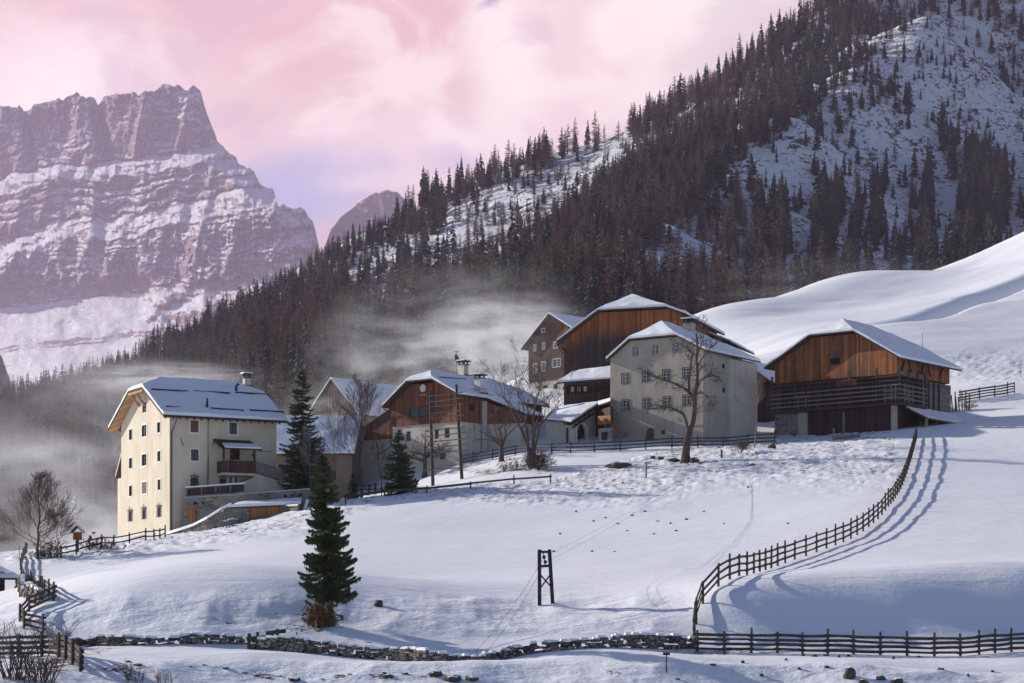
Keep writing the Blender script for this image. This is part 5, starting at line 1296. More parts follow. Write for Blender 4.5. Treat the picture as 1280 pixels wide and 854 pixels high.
# terrace and retaining walls in front of the cream house
def wall_px(name, label, px_lo, px_hi, Ys, th, mat, **k):
    pts = [Vector((at(u, 0, Y).x, Y, 0)) for (u, v), Y in zip(px_lo, Ys)]
    zl = [at(u, v, Y).z-1.2 for (u, v), Y in zip(px_lo, Ys)]; zh_ = [at(u, v, Y).z for (u, v), Y in zip(px_hi, Ys)]
    return ribbon(name, label, pts, zl, zh_, th, mat, rough=.03, **k)
tw = wall_px('terrace_wall', 'tall rubble stone terrace wall with an orange door in front of the cream house', [(230,662),(262,655),(300,648),(340,642),(386,636)], [(230,623),(262,621),(300,618.5),(340,615.5),(386,612)], [204.5, 203.4, 202.4, 201.6, 201], 2.6, rubble_m, snow=.16)
q0 = at(240, 645, 204)-tw.location
dd = MB(); a_ = at(235.5, 655, 204.05)-tw.location; b_ = at(244.8, 654, 203.75)-tw.location; zt_ = at(240, 634.5, 204).z
dd.prism([a_, b_, Vector((b_.x, b_.y, zt_)), Vector((a_.x, a_.y, zt_))], (-.03, -.1, 0)); do = dd.build('door', orange_wood, tw)
MB().prism([Vector((a_.x-.15, a_.y-.02, zt_)), Vector((b_.x+.15, b_.y-.02, zt_)), Vector((b_.x+.15, b_.y-.02, zt_+.22)), Vector((a_.x-.15, a_.y-.02, zt_+.22))], (-.03, -.12, 0)).build('lintel', grey_wood, do)
nb = MB()
for i in range(15):
    f_ = (i+.5)/15; u = 240+f_*140; Y = 204.2-f_*3.2-.15; p = at(u, 629.5-f_*11.2, Y)-tw.location; nb.box(p.x-.13, p.x+.13, p.y-.03, p.y+.35, p.z-.1, p.z+.1)
nb.build('beam_ends', dark_in, tw)
# railing with dark panels on the terrace
rl = tag(empty('terrace_balustrade', at(234, 619, 204)), 'dark panelled balustrade with a snowy handrail on the terrace of the cream house', 'balustrade'); o0 = rl.location
pu = [(233.5, 621, 610), (252, 619.5, 608.7), (270, 618, 607.3), (288, 616.8, 606), (305.5, 615.5, 604.8)]
for i, (u, v0, v1) in enumerate(pu):
    Y = 204.2-(u-233)/75*1.6+.7; a = at(u, v0, Y)-o0; b = at(u, v1, Y)-o0; MB().bar(a, b, .13).build('post', grey_wood, rl)
    if i < 4:
        u2, w0, w1 = pu[i+1]; Y2 = 204.2-(u2-233)/75*1.6+.7; c_ = at(u2, w0, Y2)-o0; d_ = at(u2, w1, Y2)-o0
        MB().prism([a.lerp(b, .1)+Vector((.07, 0, 0)), c_.lerp(d_, .1)-Vector((.07, 0, 0)), d_.lerp(c_, .08)-Vector((.07, 0, 0)), b.lerp(a, .08)+Vector((.07, 0, 0))], (0, .05, 0)).build('panel', dark_wood, rl)
        MB().bar(b+Vector((-.1, 0, .06)), d_+Vector((.1, 0, .06)), .2, .12).build('handrail', snow_m, rl)
rw = wall_px('retaining_wall', 'curved rubble retaining wall with a thick snow cap sweeping down to the cream house', [(186,676),(200,674),(222,668),(240,664),(258,660),(275,657),(288,655)], [(186,673.5),(200,671),(222,664),(240,658),(258,649),(275,638),(288,632)], [205, 203.5, 202, 201, 200, 199.6, 199.4], .5, rubble_m, snow=.28)
# garage with boarded front below the terrace
gr = tag(empty('garage', at(300, 655, 199.4)), 'low boarded garage with orange fascia and thick snow on its roof under the terrace', 'garage'); o0 = gr.location
A0, A1 = at(288, 652, 199.5)-o0, at(372, 641, 199)-o0; zt0, zt1 = at(288, 633, 199.5).z-o0.z, at(372, 629, 199).z-o0.z
def wallq(p, q, z0p, z0q, z1p, z1q, y, th): return MB().prism([Vector((p.x, p.y+y, z0p)), Vector((q.x, q.y+y, z0q)), Vector((q.x, q.y+y, z1q)), Vector((p.x, p.y+y, z1p))], (0, th, 0))
M0 = A0.lerp(A1, .28); zm_ = zt0+(zt1-zt0)*.28
wallq(A0, M0, -1.5, -1.5, zt0-.25, zm_-.25, 0, 1.6).build('stone_wall', rubble_m, gr)
wallq(M0+Vector((.02, 0, 0)), A1, -1.5, -1.5, zm_-.95, zt1-.95, .15, 1.2).build('boarded_wall', planks('pale_garage_boards', ((.30, .20, .13), (.36, .25, .17), (.22, .15, .10)), .3, horizontal=True), gr)
wallq(M0+Vector((.02, 0, 0)), A1+Vector((.1, 0, 0)), zm_-.95, zt1-.95, zm_-.25, zt1-.25, -.08, .3).build('fascia', orange_wood, gr)
P4 = [Vector((A0.x-.2, A0.y-.35, zt0-.22)), Vector((A1.x+.35, A1.y-.35, zt1-.22)), Vector((A1.x+.2, A1.y+1.9, zt1+.25)), Vector((A0.x+1.1, A0.y+1.9, zt0+.25))]
slab([P4], 0, .1).build_to('roof', trim_wood, gr); slab([P4], .112, .36, .02).build_to('roof_snow', snow_m, gr, rough=.05)
MB().bar((A1.x+.25, A1.y-.2, zt1-1.7), (A1.x+.9, A1.y+.2, zt1+.3), .22, .2).build('prop', snow_m, gr)
pz = at(278, 663, 199.2); po_ = tag(empty('gate_post', pz), 'pale wooden post standing against the curved retaining wall', 'post'); MB().box(-.09, .09, -.09, .09, -.5, 1.75).build('shaft', grey_wood, po_); MB().box(-.12, .12, -.12, .12, 1.753, 1.85).build('snow_cap', snow_m, po_)

# cableway trestle
p0 = hit(674.5, 757); q0 = hit(691, 756); 
tr = tag(empty('cable_trestle', p0), 'dark timber trestle with a cross brace and pulley standing alone in the snow', 'pylon')
kx = 1.0; 
Y_ = p0.y; tw_ = lambda u, v: at(u, v, Y_)-p0
tim = simple('tarred_timber', (.04, .032, .03), .85, .3, 3, .02)
for a, b in (((674.5, 761), (674.2, 688)), ((691.2, 761), (686.8, 688))): MB().bar(tw_(*a), tw_(*b), .16, .2).build('leg', tim, tr)
MB().bar(tw_(673, 690), tw_(688.5, 690), .17, .13).build('head_beam', tim, tr); MB().bar(tw_(674, 708), tw_(688, 707.3), .14, .14).build('cross_beam', tim, tr)
for a, b, dy in (((675, 718), (690, 735), -.06), ((688, 718), (675, 736), .06)): MB().bar(tw_(*a)+Vector((0, dy, 0)), tw_(*b)+Vector((0, dy, 0)), .08, .08).build('brace', tim, tr)
pl_ = MB(); c0, c1 = tw_(680, 696.5), tw_(681.7, 702.5)
pl_.tube([c0+Vector((0, -.06, 0)), c0+Vector((0, .06, 0))], .10, 10).tube([c1+Vector((0, -.06, 0)), c1+Vector((0, .06, 0))], .10, 10).bar(tw_(679, 690), tw_(682, 707), .05)
pl_.build('pulley', iron_m, tr)
for s_ in (0, 1):
    MB().box(*( (tw_(672.7, 687.6).x, tw_(677, 0).x) if s_ == 0 else (tw_(684.8, 0).x, tw_(689, 0).x)), -.14, .14, tw_(0, 688).z, tw_(0, 687).z).build('cap_plate', iron_m, tr)
def cable(name, label, a, b, sag, r=.022):
    pts = [a.lerp(b, i/24)-Vector((0, 0, sag*4*(i/24)*(1-i/24))) for i in range(25)]
    o = MB().tube([p-a for p in pts], r, 4).build(name, iron_m); o.location = a; return tag(o, label, 'cable')
hd = p0+tw_(680.3, 696); hd2 = p0+tw_(681.5, 703)
ua, ub = hit(590, 812)+Vector((0, -1, -.3)), hit(560, 822)+Vector((0, -2, -.3))
cable('steel_cable', 'upper thin steel cable running downhill from the trestle to the road wall', hd, ua, .35, .009)
cable('steel_cable', 'lower thin steel cable running downhill from the trestle to the road wall', hd2, hit(604, 812)+Vector((0, -1, -.3)), .35, .009)
cable('steel_cable', 'upper thin steel cable rising from the trestle across the meadow towards the stone house', hd, hit(899, 571)+Vector((0, 0, .6)), .5, .007)
cable('steel_cable', 'lower thin steel cable rising from the trestle across the meadow towards the stone house', hd2, hit(905, 571)+Vector((0, 0, .5)), .5, .007)

# hay rack
b0, b1 = hit(541, 605), hit(577.5, 602); hr = tag(empty('hay_rack', b0), 'tall hay-drying rack of two poles and many cross bars before the brown farmhouse', 'hay rack')
Yh = (b0.y+b1.y)/2; hq = lambda u, v, dy=0: at(u, v, Yh+dy)-b0
MB().tube([hq(541.3, 612), hq(537.8, 488.5)], [.19, .13], 7).build('pole', trim_wood, hr); MB().tube([hq(578, 609), hq(570.4, 480.5)], [.19, .13], 7).build('pole', trim_wood, hr)
e5 = lambda u, v: (470+u/5.177, 445+v/5.177)
for (a, b) in (((330, 263), (562, 234)), ((345, 299), (566, 270)), ((352, 330), (560, 310)), ((352, 372), (548, 354)), ((355, 402), (570, 384)), ((318, 490), (577, 459)), ((318, 524), (580, 496)), ((350, 558), (582, 536)), ((350, 597), (584, 573)), ((352, 636), (592, 608)), ((300, 742), (560, 722))):
    MB().tube([hq(*e5(*a), -.2), hq(*e5(*b), -.2)], .06, 5).build('cross_bar', grey_wood, hr)

# posts, shrine, gate
def stake(name, label, u, v, hgt, r, mat, cat='post', lean=(0, 0), cap=False):
    p = hit(u, v); o = MB().tube([Vector((0, 0, -.4)), Vector((lean[0], lean[1], hgt))], [r, r*.85], 6)
    if cap: o.box(-.16, .16, -.04, .04, hgt-.12, hgt+.0)
    o = o.build(name, mat); o.location = p; return tag(o, label, cat)
stake('marker_post', 'thin dark marker post on the verge of the lower road', 833, 841, .9, .035, iron_m, cap=True)
stake('snow_stake', 'short grey stake stuck in the trampled snow right of the boulder', 807.5, 598, 1.45, .09, grey_wood, lean=(.03, 0), cap=True)
stake('anchor_post', 'stubby timber anchor post of the cable below the farm fence', 902, 572, .75, .12, trim_wood)
stake('slope_stake', 'slim stake standing in the snow beside the dark boulder', 795, 590, .7, .03, grey_wood)
stake('hill_pole', 'thin pole on the upper slope at the right edge', 1276, 472, 2.2, .04, grey_wood)
stake('hill_pole', 'thin pole on the snowy slope above the roof of the right barn', 1153, 438, 2.4, .04, grey_wood)
stake('field_pole', 'thin pole at the edge of the field by the winding fence', 24, 700, 1.2, .03, grey_wood)
p = hit(97, 690); sh = tag(empty('wayside_shrine', p), 'tiny orange-fronted wayside shrine with a snowy gable roof beside the garden fence', 'shrine')
MB().box(-.09, .09, -.09, .09, -.3, .9).build('post', trim_wood, sh); MB().box(-.3, .3, -.25, .25, .903, 1.5).build('box', orange_wood, sh)
slab([[Vector((-.5, -.4, 1.42)), Vector((0, -.4, 1.9)), Vector((0, .4, 1.9)), Vector((-.5, .4, 1.42))], [Vector((0, -.4, 1.9)), Vector((.5, -.4, 1.42)), Vector((.5, .4, 1.42)), Vector((0, .4, 1.9))]], 0, .07).build_to('roof', dark_wood, sh)
slab([[Vector((-.48, -.38, 1.45)), Vector((0, -.38, 1.92)), Vector((0, .38, 1.92)), Vector((-.48, .38, 1.45))], [Vector((0, -.38, 1.92)), Vector((.48, -.38, 1.45)), Vector((.48, .38, 1.45)), Vector((0, .38, 1.92))]], .06, .16).build_to('roof_snow', snow_m, sh)
ga, gb_ = hit(311, 812), hit(345, 806)
gt_ = tag(empty('old_gate', ga), 'broken weathered gate rail with leaning posts where the two road walls meet', 'gate')
MB().bar((0, 0, -.3), (.03, 0, .78), .16).build('post', fence_m, gt_); MB().bar((.45, .2, -.3), (.40, .2, .85), .12).build('post', fence_m, gt_); MB().bar((1.35, .4, .1), (1.35, .4, 1.0), .13).build('post', fence_m, gt_)
MB().bar((-.1, -.1, .5), (1.2, .3, .62), .1, .22).build('rail', fence_m, gt_); MB().bar((.8, .25, .78), (1.75, .5, .9), .1, .2).build('rail', fence_m, gt_); MB().bar((1.2, .3, .45), (2.3, .6, .38), .1, .12).build('rail', fence_m, gt_)
stake('short_stake', 'short dark stake beside the broken gate below the spruce', 371, 806, .6, .04, iron_m)
lg = hit(1040, 551); o = MB().tube([Vector((0, 0, .25)), Vector((2.9, -.2, .55))], [.2, .17], 8).build('bench_log', grey_wood); o.location = lg; tag(o, 'pale squared log lying in the snow before the stable of the right barn', 'log')
stake('stable_post', 'pale post standing before the dark stable boards of the right barn', 1042, 552, 1.35, .09, grey_wood)
wp = hit(1196, 516); wo = tag(empty('plank_stack', wp), 'dark upright planks leaning together behind the back corner of the right barn', 'planks')
rg = random.Random(4)
for i in range(9): x = -.6+i*.26; MB().bar((x, .4+.1*(i % 2), -.5), (x+rg.uniform(-.25, .1), .7+rg.uniform(-.3, .3), rg.uniform(1.5, 2.7)), .22, .1).build('plank', dark_wood if i % 3 else grey_wood, wo)

# stones
rock_m, tr_, br_ = new_mat('dark_rock')
P = tr_.obj(); nz_ = tr_.node('ShaderNodeSeparateXYZ', Vector=tr_.n.new('ShaderNodeNewGeometry').outputs['Normal'])
rc_ = tr_.mix(tr_.noise(P, 3, 5), (.035, .028, .024), (.12, .095, .075))
tr_.set(br_.inputs['Base Color'], tr_.mix(tr_.rng(tr_.math('ADD', nz_.outputs[2], tr_.math('MULTIPLY', tr_.math('SUBTRACT', tr_.noise(P, 2.5, 4), .5), .9)), .80, .9), rc_, (.82, .82, .86)))
tr_.set(br_.inputs['Normal'], tr_.bump(tr_.noise(P, 6, 4), .8, .06))
def rock_mesh(seed, sx, sy, sz):
    bm = bmesh.new(); bmesh.ops.create_icosphere(bm, subdivisions=3, radius=1)
    for v in bm.verts:
        c = v.co.copy(); f_ = 1+.38*float(fbm(np.array([c.x*1.4+seed]), np.array([c.y*1.4]), c.z*1.4+seed*3.1, 3)[0]); v.co = Vector((c.x*sx, c.y*sy, c.z*sz))*f_
    for f_ in bm.faces: f_.smooth = True
    me = bpy.data.meshes.new('rock'); bm.to_mesh(me); bm.free(); me.materials.append(rock_m); return me
def rock(u, v, wpx, hpx, label, seed, group=None):
    p = hit(u, v); k_ = p.y/F; o = link('rock', rock_mesh(seed, wpx*k_*.55, wpx*k_*.5, hpx*k_*.75)); o.location = p+Vector((0, 0, hpx*k_*.15)); o.rotation_euler.z = 0
    return tag(o, label, 'rock', group)
rock(773, 585, 30, 8, 'large dark boulder half buried in snow below the farm fence', 1)
rock(473, 758, 11, 9, 'small dark stump-like rock standing in the snow right of the big spruce', 2)
rock(1062, 848, 13, 15, 'upright dark rock with a snow cap beside the lower road', 3)
rock(1079, 854, 14, 6, 'brown tufted rock at the very bottom edge beside the upright rock', 4)
rock(1101, 850, 11, 6, 'flat dark rock on the lower verge right of the upright rock', 5)
rock(1121, 853, 14, 5, 'low dark rock farthest right of the verge rocks near the bottom edge', 6)
rock(842, 577, 14, 4, 'dark earthy hump at the left foot of the tall bare tree', 7); rock(868, 577, 12, 5, 'dark earthy hump at the right foot of the tall bare tree', 8)
rock(816, 574, 6, 4, 'small dark stone left of the tall bare tree, nearer the boulder', 9); rock(826, 574, 7, 4, 'small dark stone left of the tall bare tree, nearer the trunk', 10)
rock(965, 560, 9, 5, 'grey stone in the snow by the end of the farm fence', 12)
rs2 = random.Random(8)
for u, v in ((892, 832), (930, 829), (983, 826), (1004, 820), (1018, 821), (1033, 820), (1048, 822), (1060, 821), (1118, 824), (1146, 822), (905, 818), (950, 846), (1000, 838), (1035, 836), (1175, 838), (1240, 840), (1210, 846), (845, 850)):
    rock(u+rs2.uniform(-2, 2), v, rs2.uniform(3, 8), rs2.uniform(2, 4), 'little dark stone poking through the shaded snow of the lower road verge', rs2.randint(20, 90), 'stones on the lower road verge')
for u, v, s_ in ((320, 845, 6), (335, 848, 7), (350, 846, 4), (368, 851, 14), (480, 842, 5), (485, 847, 9), (507, 843, 6), (545, 844, 16), (565, 851, 22), (590, 850, 16), (282, 836, 7), (255, 832, 4), (238, 834, 4), (172, 832, 10), (160, 828, 6)):
    rock(u, v, s_, s_*.35, 'dark stone showing through the snow bank below the road', rs2.randint(20, 90), 'stones in the bank below the road')
for u, v in ((720, 640), (742, 652), (757, 648), (772, 655), (784, 664), (768, 690), (790, 645), (806, 640), (817, 668), (838, 655), (740, 690), (700, 668), (845, 664), (822, 652), (935, 610), (905, 655), (985, 655), (880, 640), (858, 650), (692, 690)):
    rock(u, v, rs2.uniform(2.2, 4.5), rs2.uniform(1.3, 2.4), 'small snow lump or stone scattered on the meadow below the stone house', rs2.randint(20, 90), 'lumps scattered on the meadow')

# ------------------------------------------------------------------ trees near the houses
needle_m, tn_, bn_ = new_mat('near_needles')
tn_.set(bn_.inputs['Base Color'], tn_.mix(tn_.noise(tn_.pos(), 2.2, 4), (.022, .040, .017), (.098, .128, .044))); bn_.inputs['Roughness'].default_value = .7
bark2_m = simple('near_bark', (.085, .062, .048), .95, .4, 5, .03)
twig_m = simple('bare_twigs', (.105, .078, .066), .9, .35, 2)
pale_twig = simple('pale_twigs', (.20, .17, .155), .9, .3, 2)
def root_at(u, v, Y=None):
    if Y is None: return hit(u, v)
    x = (u-UC)/F*Y; return Vector((x, Y, G(x, Y)))
def near_spruce(name, label, u, vb, vt, half, seed, base_gap=.1, whorls=34, shape=.85, Y=None):
    p = root_at(u, vb, Y);
    if Y is not None: vb = HV-F*p.z/Y
    rg = random.Random(seed); k_ = p.y/F; H = (vb-vt)*k_; Rm = half*k_
    root = tag(empty(name, p), label, 'tree')
    MB().tube([(0, 0, -.3), (0, 0, H*.5), (0, 0, H*.98)], [H*.022, H*.012, .01], 7).build('trunk', bark2_m, root)
    v = []; f = []
    def tri(a, b, c_):
        i = len(v); v.extend((a, b, c_)); f.append((i, i+1, i+2))
    for w in range(whorls):
        t = base_gap+(1-base_gap)*((w+rg.uniform(-.25, .25))/whorls); t = max(base_gap, min(.985, t))
        s_ = (t-base_gap)/(1-base_gap)
        prof = (1-s_)**shape*(1 if s_ > .12 else .75+2.1*s_)+.02
        for b in range(10 if s_ < .6 else 7):
            az = rg.uniform(0, 6.283); r = Rm*prof*rg.uniform(.55, 1.18); ca, sa = math.cos(az), math.sin(az)
            z0 = t*H; dr = rg.uniform(.12, .42)*(1-.5*s_); n_ = max(5, int(r/.11))
            up = .35 if s_ > .8 else 0
            pr = None
            for i in range(n_+1):
                q = i/n_; rad = r*q; zz = z0+up*rad-dr*r*math.sin(q*2.2)*.9+.10*r*max(0, q-.75)*3
                c_ = Vector((ca*rad, sa*rad, zz))
                if pr is not None:
                    wd = (.10+.30*r*(1-q)*.55)*rg.uniform(.7, 1.2); side = Vector((-sa, ca, 0))
                    for sg in (-1, 1):
                        tip = c_+side*sg*wd+Vector((ca, sa, 0))*wd*.55-Vector((0, 0, rg.uniform(.05, .28)*wd+.05))
                        tri(pr, c_+Vector((0, 0, .02)), tip)
                        tri(pr-Vector((0, 0, .01)), c_, pr.lerp(tip, .55)-Vector((0, 0, rg.uniform(.10, .24))))
                    tri(pr+Vector((0, 0, .03)), c_+side*.03-Vector((0, 0, rg.uniform(.1, .25))), c_+Vector((ca, sa, -.1))*.1)
                pr = c_
    me = np_mesh('crown', [tuple(x) for x in v], np.array(f), [needle_m]); link('crown', me, root); return root
bs_ = near_spruce('spruce_tree', 'big dark green spruce standing alone on the bank by the lower road', 414, 782, 566, 42, 1, .17, 40, .76); bs_.rotation_euler = (0, R(-3), 0)
near_spruce('spruce_tree', 'tall dark spruce right behind the corner of the cream house', 378, 614, 459, 36, 2, .06, 46, .76, Y=209)
near_spruce('spruce_tree', 'young bushy spruce in front of the white-walled brown farmhouse', 499, 615, 536, 26, 3, .02, 26, .8, Y=205)
near_spruce('spruce_tree', 'small dark conifer bush at the foot of the slender bare tree', 441, 612, 590, 9, 4, .02, 12, .7, Y=206)

def bare_tree(name, label, u, vb, hpx, seed, spread=.5, r0=.12, levels=5, up=.5, trunk_h=.35, mat=twig_m, kids=(3, 4), lean=(0, 0), cat='tree', twig=.012, curv=.25, stems=1, limbs=None, den=1.0, Y=None, leader=0):
    p = root_at(u, vb, Y); rg = random.Random(seed); k_ = p.y/F; H = hpx*k_ if Y is None else (HV-p.z/k_-(vb-hpx))*k_
    root = tag(empty(name, p), label, cat); tm, cm = MB(), MB()
    def grow(a, d, L, r, lv, mb):
        n_ = 5 if lv > 1 else 3; pts = [a]; rad = [r]; q = a.copy(); dd_ = d.copy()
        for i in range(n_):
            dd_ = (dd_+Vector((rg.gauss(0, curv), rg.gauss(0, curv), rg.gauss(0, curv)*.5+up*.12))*.55).normalized()
            q = q+dd_*L/n_; pts.append(q.copy()); rad.append(max(twig*.6, r*(1-.62*(i+1)/n_)))
        mb.tube(pts, rad, 6 if r > .06 else (4 if r > .02 else 3), cap=False)
        if lv <= 0: return
        nk = int(rg.randint(*kids)*den*(1.5 if lv < 3 else 1)+.5)
        for j in range(nk):
            s_ = rg.uniform(.30, 1.0) if j else 1.0; i = min(n_-1, int(s_*n_)); b = pts[i].lerp(pts[i+1], s_*n_-i if s_ < 1 else 1)
            t_ = (pts[i+1]-pts[i]).normalized(); ax = Vector((rg.gauss(0, 1), rg.gauss(0, 1), rg.gauss(0, .6))); ax = (ax-t_*ax.dot(t_)).normalized()
            an = rg.uniform(.35, .95)*(.55+spread)
            nd = (t_*math.cos(an)+ax*math.sin(an)); nd.z += up*.25; nd.normalize()
            grow(b, nd, L*rg.uniform(.5, .78), max(twig, rad[i]*rg.uniform(.45, .65)), lv-1, cm)
    if leader:
        tip = Vector((lean[0]*H, lean[1]*H, H)); LP = [Vector((0, 0, -.25))]+[tip*(i/8)+Vector((rg.gauss(0, .012)*H, rg.gauss(0, .012)*H, 0)) for i in range(1, 9)]
        tm.tube(LP, [r0*1.35]+[max(twig*.7, r0*(1-.93*i/8)) for i in range(1, 9)], 7)
        for j in range(leader):
            s_ = trunk_h+(.97-trunk_h)*((j+rg.random())/leader); i = min(7, int(s_*8)); b = LP[i].lerp(LP[i+1], s_*8-i) if i else tip*s_
            a = rg.uniform(0, 6.283); el = .35+.75*s_*up+rg.uniform(-.15, .2); d = Vector((math.cos(a)*math.cos(el), math.sin(a)*math.cos(el), math.sin(el)))
            L = spread*H*(1-s_)**.55*rg.uniform(.75, 1.15)+.04*H
            grow(b, d, L, max(twig*1.3, r0*.36*(1-.6*s_)), levels-2, cm)
        stems = 0
    for s in range(stems):
        base = Vector((0, 0, -.25)) if stems == 1 else Vector((rg.uniform(-.3, .3), rg.uniform(-.3, .3), -.25))
        ln = lean if stems == 1 else (lean[0]+rg.uniform(-.45, .45), lean[1]+rg.uniform(-.3, .3))
        top = Vector((ln[0]*H*trunk_h, ln[1]*H*trunk_h, H*trunk_h)); rr0 = r0*(1 if stems == 1 else rg.uniform(.6, 1))
        tm.tube([base, base.lerp(top, .5)+Vector((rg.uniform(-.05, .05)*H*.3, 0, 0)), top], [rr0*1.3, rr0, rr0*.8], 7)
        for j in range(rg.randint(3, 5) if limbs is None else limbs):
            a = rg.uniform(0, 6.283); el = rg.uniform(.5, 1.1)-.45*spread; d = Vector((math.cos(a)*math.cos(el), math.sin(a)*math.cos(el), math.sin(el)+up*.3)).normalized()
            if j == 0: d = Vector((ln[0]+rg.uniform(-.1, .1), ln[1], 1)).normalized()
            st = top if j < 2 else top*rg.uniform(.6, 1.0)
            grow(st, d, H*(1-trunk_h)*rg.uniform(.42, .62), rr0*rg.uniform(.5, .72), levels-1, cm)
    tm.build('trunk', bark2_m if mat is twig_m else mat, root); c = cm.build('crown', mat, root); return root
bare_tree('bare_tree', 'broad bare tree with fanned twigs at the far left by the garden fence', 48, 698, 94, 5, .34, .11, 5, .85, .14, den=.85, leader=36, kids=(3, 4), twig=.011, curv=.12)
bare_tree('bare_sapling', 'thin bare sapling standing just right of the broad bare tree', 72, 697, 52, 6, .4, .05, 4, .6, .25, twig=.010, leader=16)
bare_tree('bare_tree', 'slender bare tree rising before the low outbuilding', 452, 622, 136, 7, .26, .11, 5, .9, .22, den=.9, leader=38, kids=(3, 4), twig=.010, curv=.14, Y=204)
bare_tree('bare_sapling', 'thin leaning bare sapling between the slender bare tree and the young spruce', 477, 611, 62, 8, .22, .05, 4, .8, .3, twig=.010, leader=16, Y=206, lean=(-.08, 0))
bare_tree('bare_sapling', 'pale thin-stemmed bare tree in front of the tall dark spruce', 387, 612, 72, 9, .3, .05, 4, .8, .2, mat=pale_twig, twig=.010, leader=18, Y=205)
bare_tree('bare_sapling', 'wispy bare sapling against the snowy roof of the low outbuilding', 418, 606, 96, 10, .22, .04, 4, .8, .3, twig=.009, leader=16, Y=208)
bare_tree('fruit_tree', 'gnarled bushy fruit tree touching the left pole of the hay rack', 531, 597, 70, 11, .6, .26, 5, .3, .40, den=.9, limbs=7, twig=.011)
bare_tree('fruit_tree', 'pruned fruit tree with a thick short trunk right of the hay rack', 627, 577, 74, 12, .6, .26, 5, .5, .34, den=.8, limbs=7, twig=.012)
bare_tree('fruit_tree', 'large many-stemmed bare tree with crooked limbs by the cart shed', 666, 585, 132, 13, .38, .19, 5, .6, .36, stems=5, limbs=2, twig=.013, curv=.34, den=.8)
bare_tree('shrub', 'dark tangle of shrub around the foot of the many-stemmed tree', 673, 588, 30, 14, .8, .05, 3, .2, .1, stems=9, limbs=4, cat='shrub', twig=.02)
bare_tree('bare_sapling', 'pale leaning sapling in the lane between stone house and right barn', 943, 560, 86, 16, .2, .05, 4, .9, .4, mat=pale_twig, twig=.013, lean=(.1, 0), limbs=3)
bare_tree('shrub', 'small leafless shrub by the farm fence below the lane', 927, 566, 18, 17, .7, .03, 3, .4, .1, stems=6, limbs=3, cat='shrub', twig=.014)
bare_tree('shrub', 'thin bare bush in front of the left end of the stone house', 768, 563, 34, 18, .3, .02, 3, .9, .1, stems=6, limbs=2, cat='shrub', twig=.010)
# tall bare tree before the stone house, limbs as they spread in the picture
p = hit(857, 578); Yt = p.y; root = tag(empty('bare_tree', p), 'tall crooked bare tree spreading in front of the stone house', 'tree'); tq = lambda u, v, dy=0.: at(u, v, Yt+dy)-p
e8 = lambda u, v: (790+u/5.025, 420+v/5.025)
tm = MB(); cm = MB(); rg = random.Random(23)
tm.tube([tq(857, 582), tq(*e8(338, 740)), tq(*e8(345, 680)), tq(*e8(362, 600))], [.62, .40, .36, .33], 9)
limbs_ = [([(362, 600), (385, 540), (392, 470), (393, 400), (408, 310), (412, 240), (405, 150), (412, 60), (405, -10)], .28, 0.),
          ([(362, 610), (345, 560), (330, 500), (290, 470), (245, 450), (190, 445), (140, 460)], .16, -1.0),
          ([(385, 405), (370, 370), (330, 330), (280, 305), (220, 280), (160, 262), (110, 240)], .16, .8),
          ([(385, 395), (358, 350), (358, 280), (368, 200), (378, 110), (350, 70)], .17, 1.2),
          ([(408, 330), (430, 280), (470, 255), (520, 250), (560, 280)], .12, -1.4),
          ([(393, 380), (430, 350), (470, 380), (500, 420)], .09, 1.0), ([(411, 200), (440, 140), (480, 90), (510, 60)], .09, -.8),
          ([(378, 110), (330, 70), (290, 50)], .06, .6), ([(405, 150), (430, 60), (450, 10), (440, -60)], .07, .4)]
def sprout(a, d, L, r, lv):
    pts = [a]; q = a.copy(); dd_ = d.copy()
    for i in range(4):
        dd_ = (dd_+Vector((rg.gauss(0, .28), rg.gauss(0, .28), rg.gauss(0, .2)+.03))).normalized(); q = q+dd_*L/4; pts.append(q.copy())
    cm.tube(pts, [r, r*.8, r*.6, r*.45, r*.3], 3, cap=False)
    if lv:
        for j in range(rg.randint(3, 5)):
            i = rg.randint(1, 3); nd = (pts[i+1]-pts[i]).normalized()+Vector((rg.gauss(0, .7), rg.gauss(0, .7), rg.gauss(0, .5))); sprout(pts[i], nd.normalized(), L*rg.uniform(.45, .75), max(.012, r*.62), lv-1)
for pts, r, dy in limbs_:
    n_ = len(pts); P3 = [tq(*e8(*q), dy*i/n_) for i, q in enumerate(pts)]
    cm.tube(P3, [r*(1-.72*i/(n_-1)) for i in range(n_)], 6, cap=False)
    for i in range(1, n_-1):
        for j in range(3):
            d = (P3[i+1]-P3[i]).normalized()+Vector((rg.gauss(0, .8), rg.gauss(0, .8), rg.gauss(0, .45))); sprout(P3[i].lerp(P3[i+1], rg.random()), d.normalized(), rg.uniform(.9, 1.9), .035, 2)
    sprout(P3[-1], (P3[-1]-P3[-2]).normalized(), 1.2, .03, 2)
tm.build('trunk', bark2_m, root); cm.build('crown', twig_m, root)
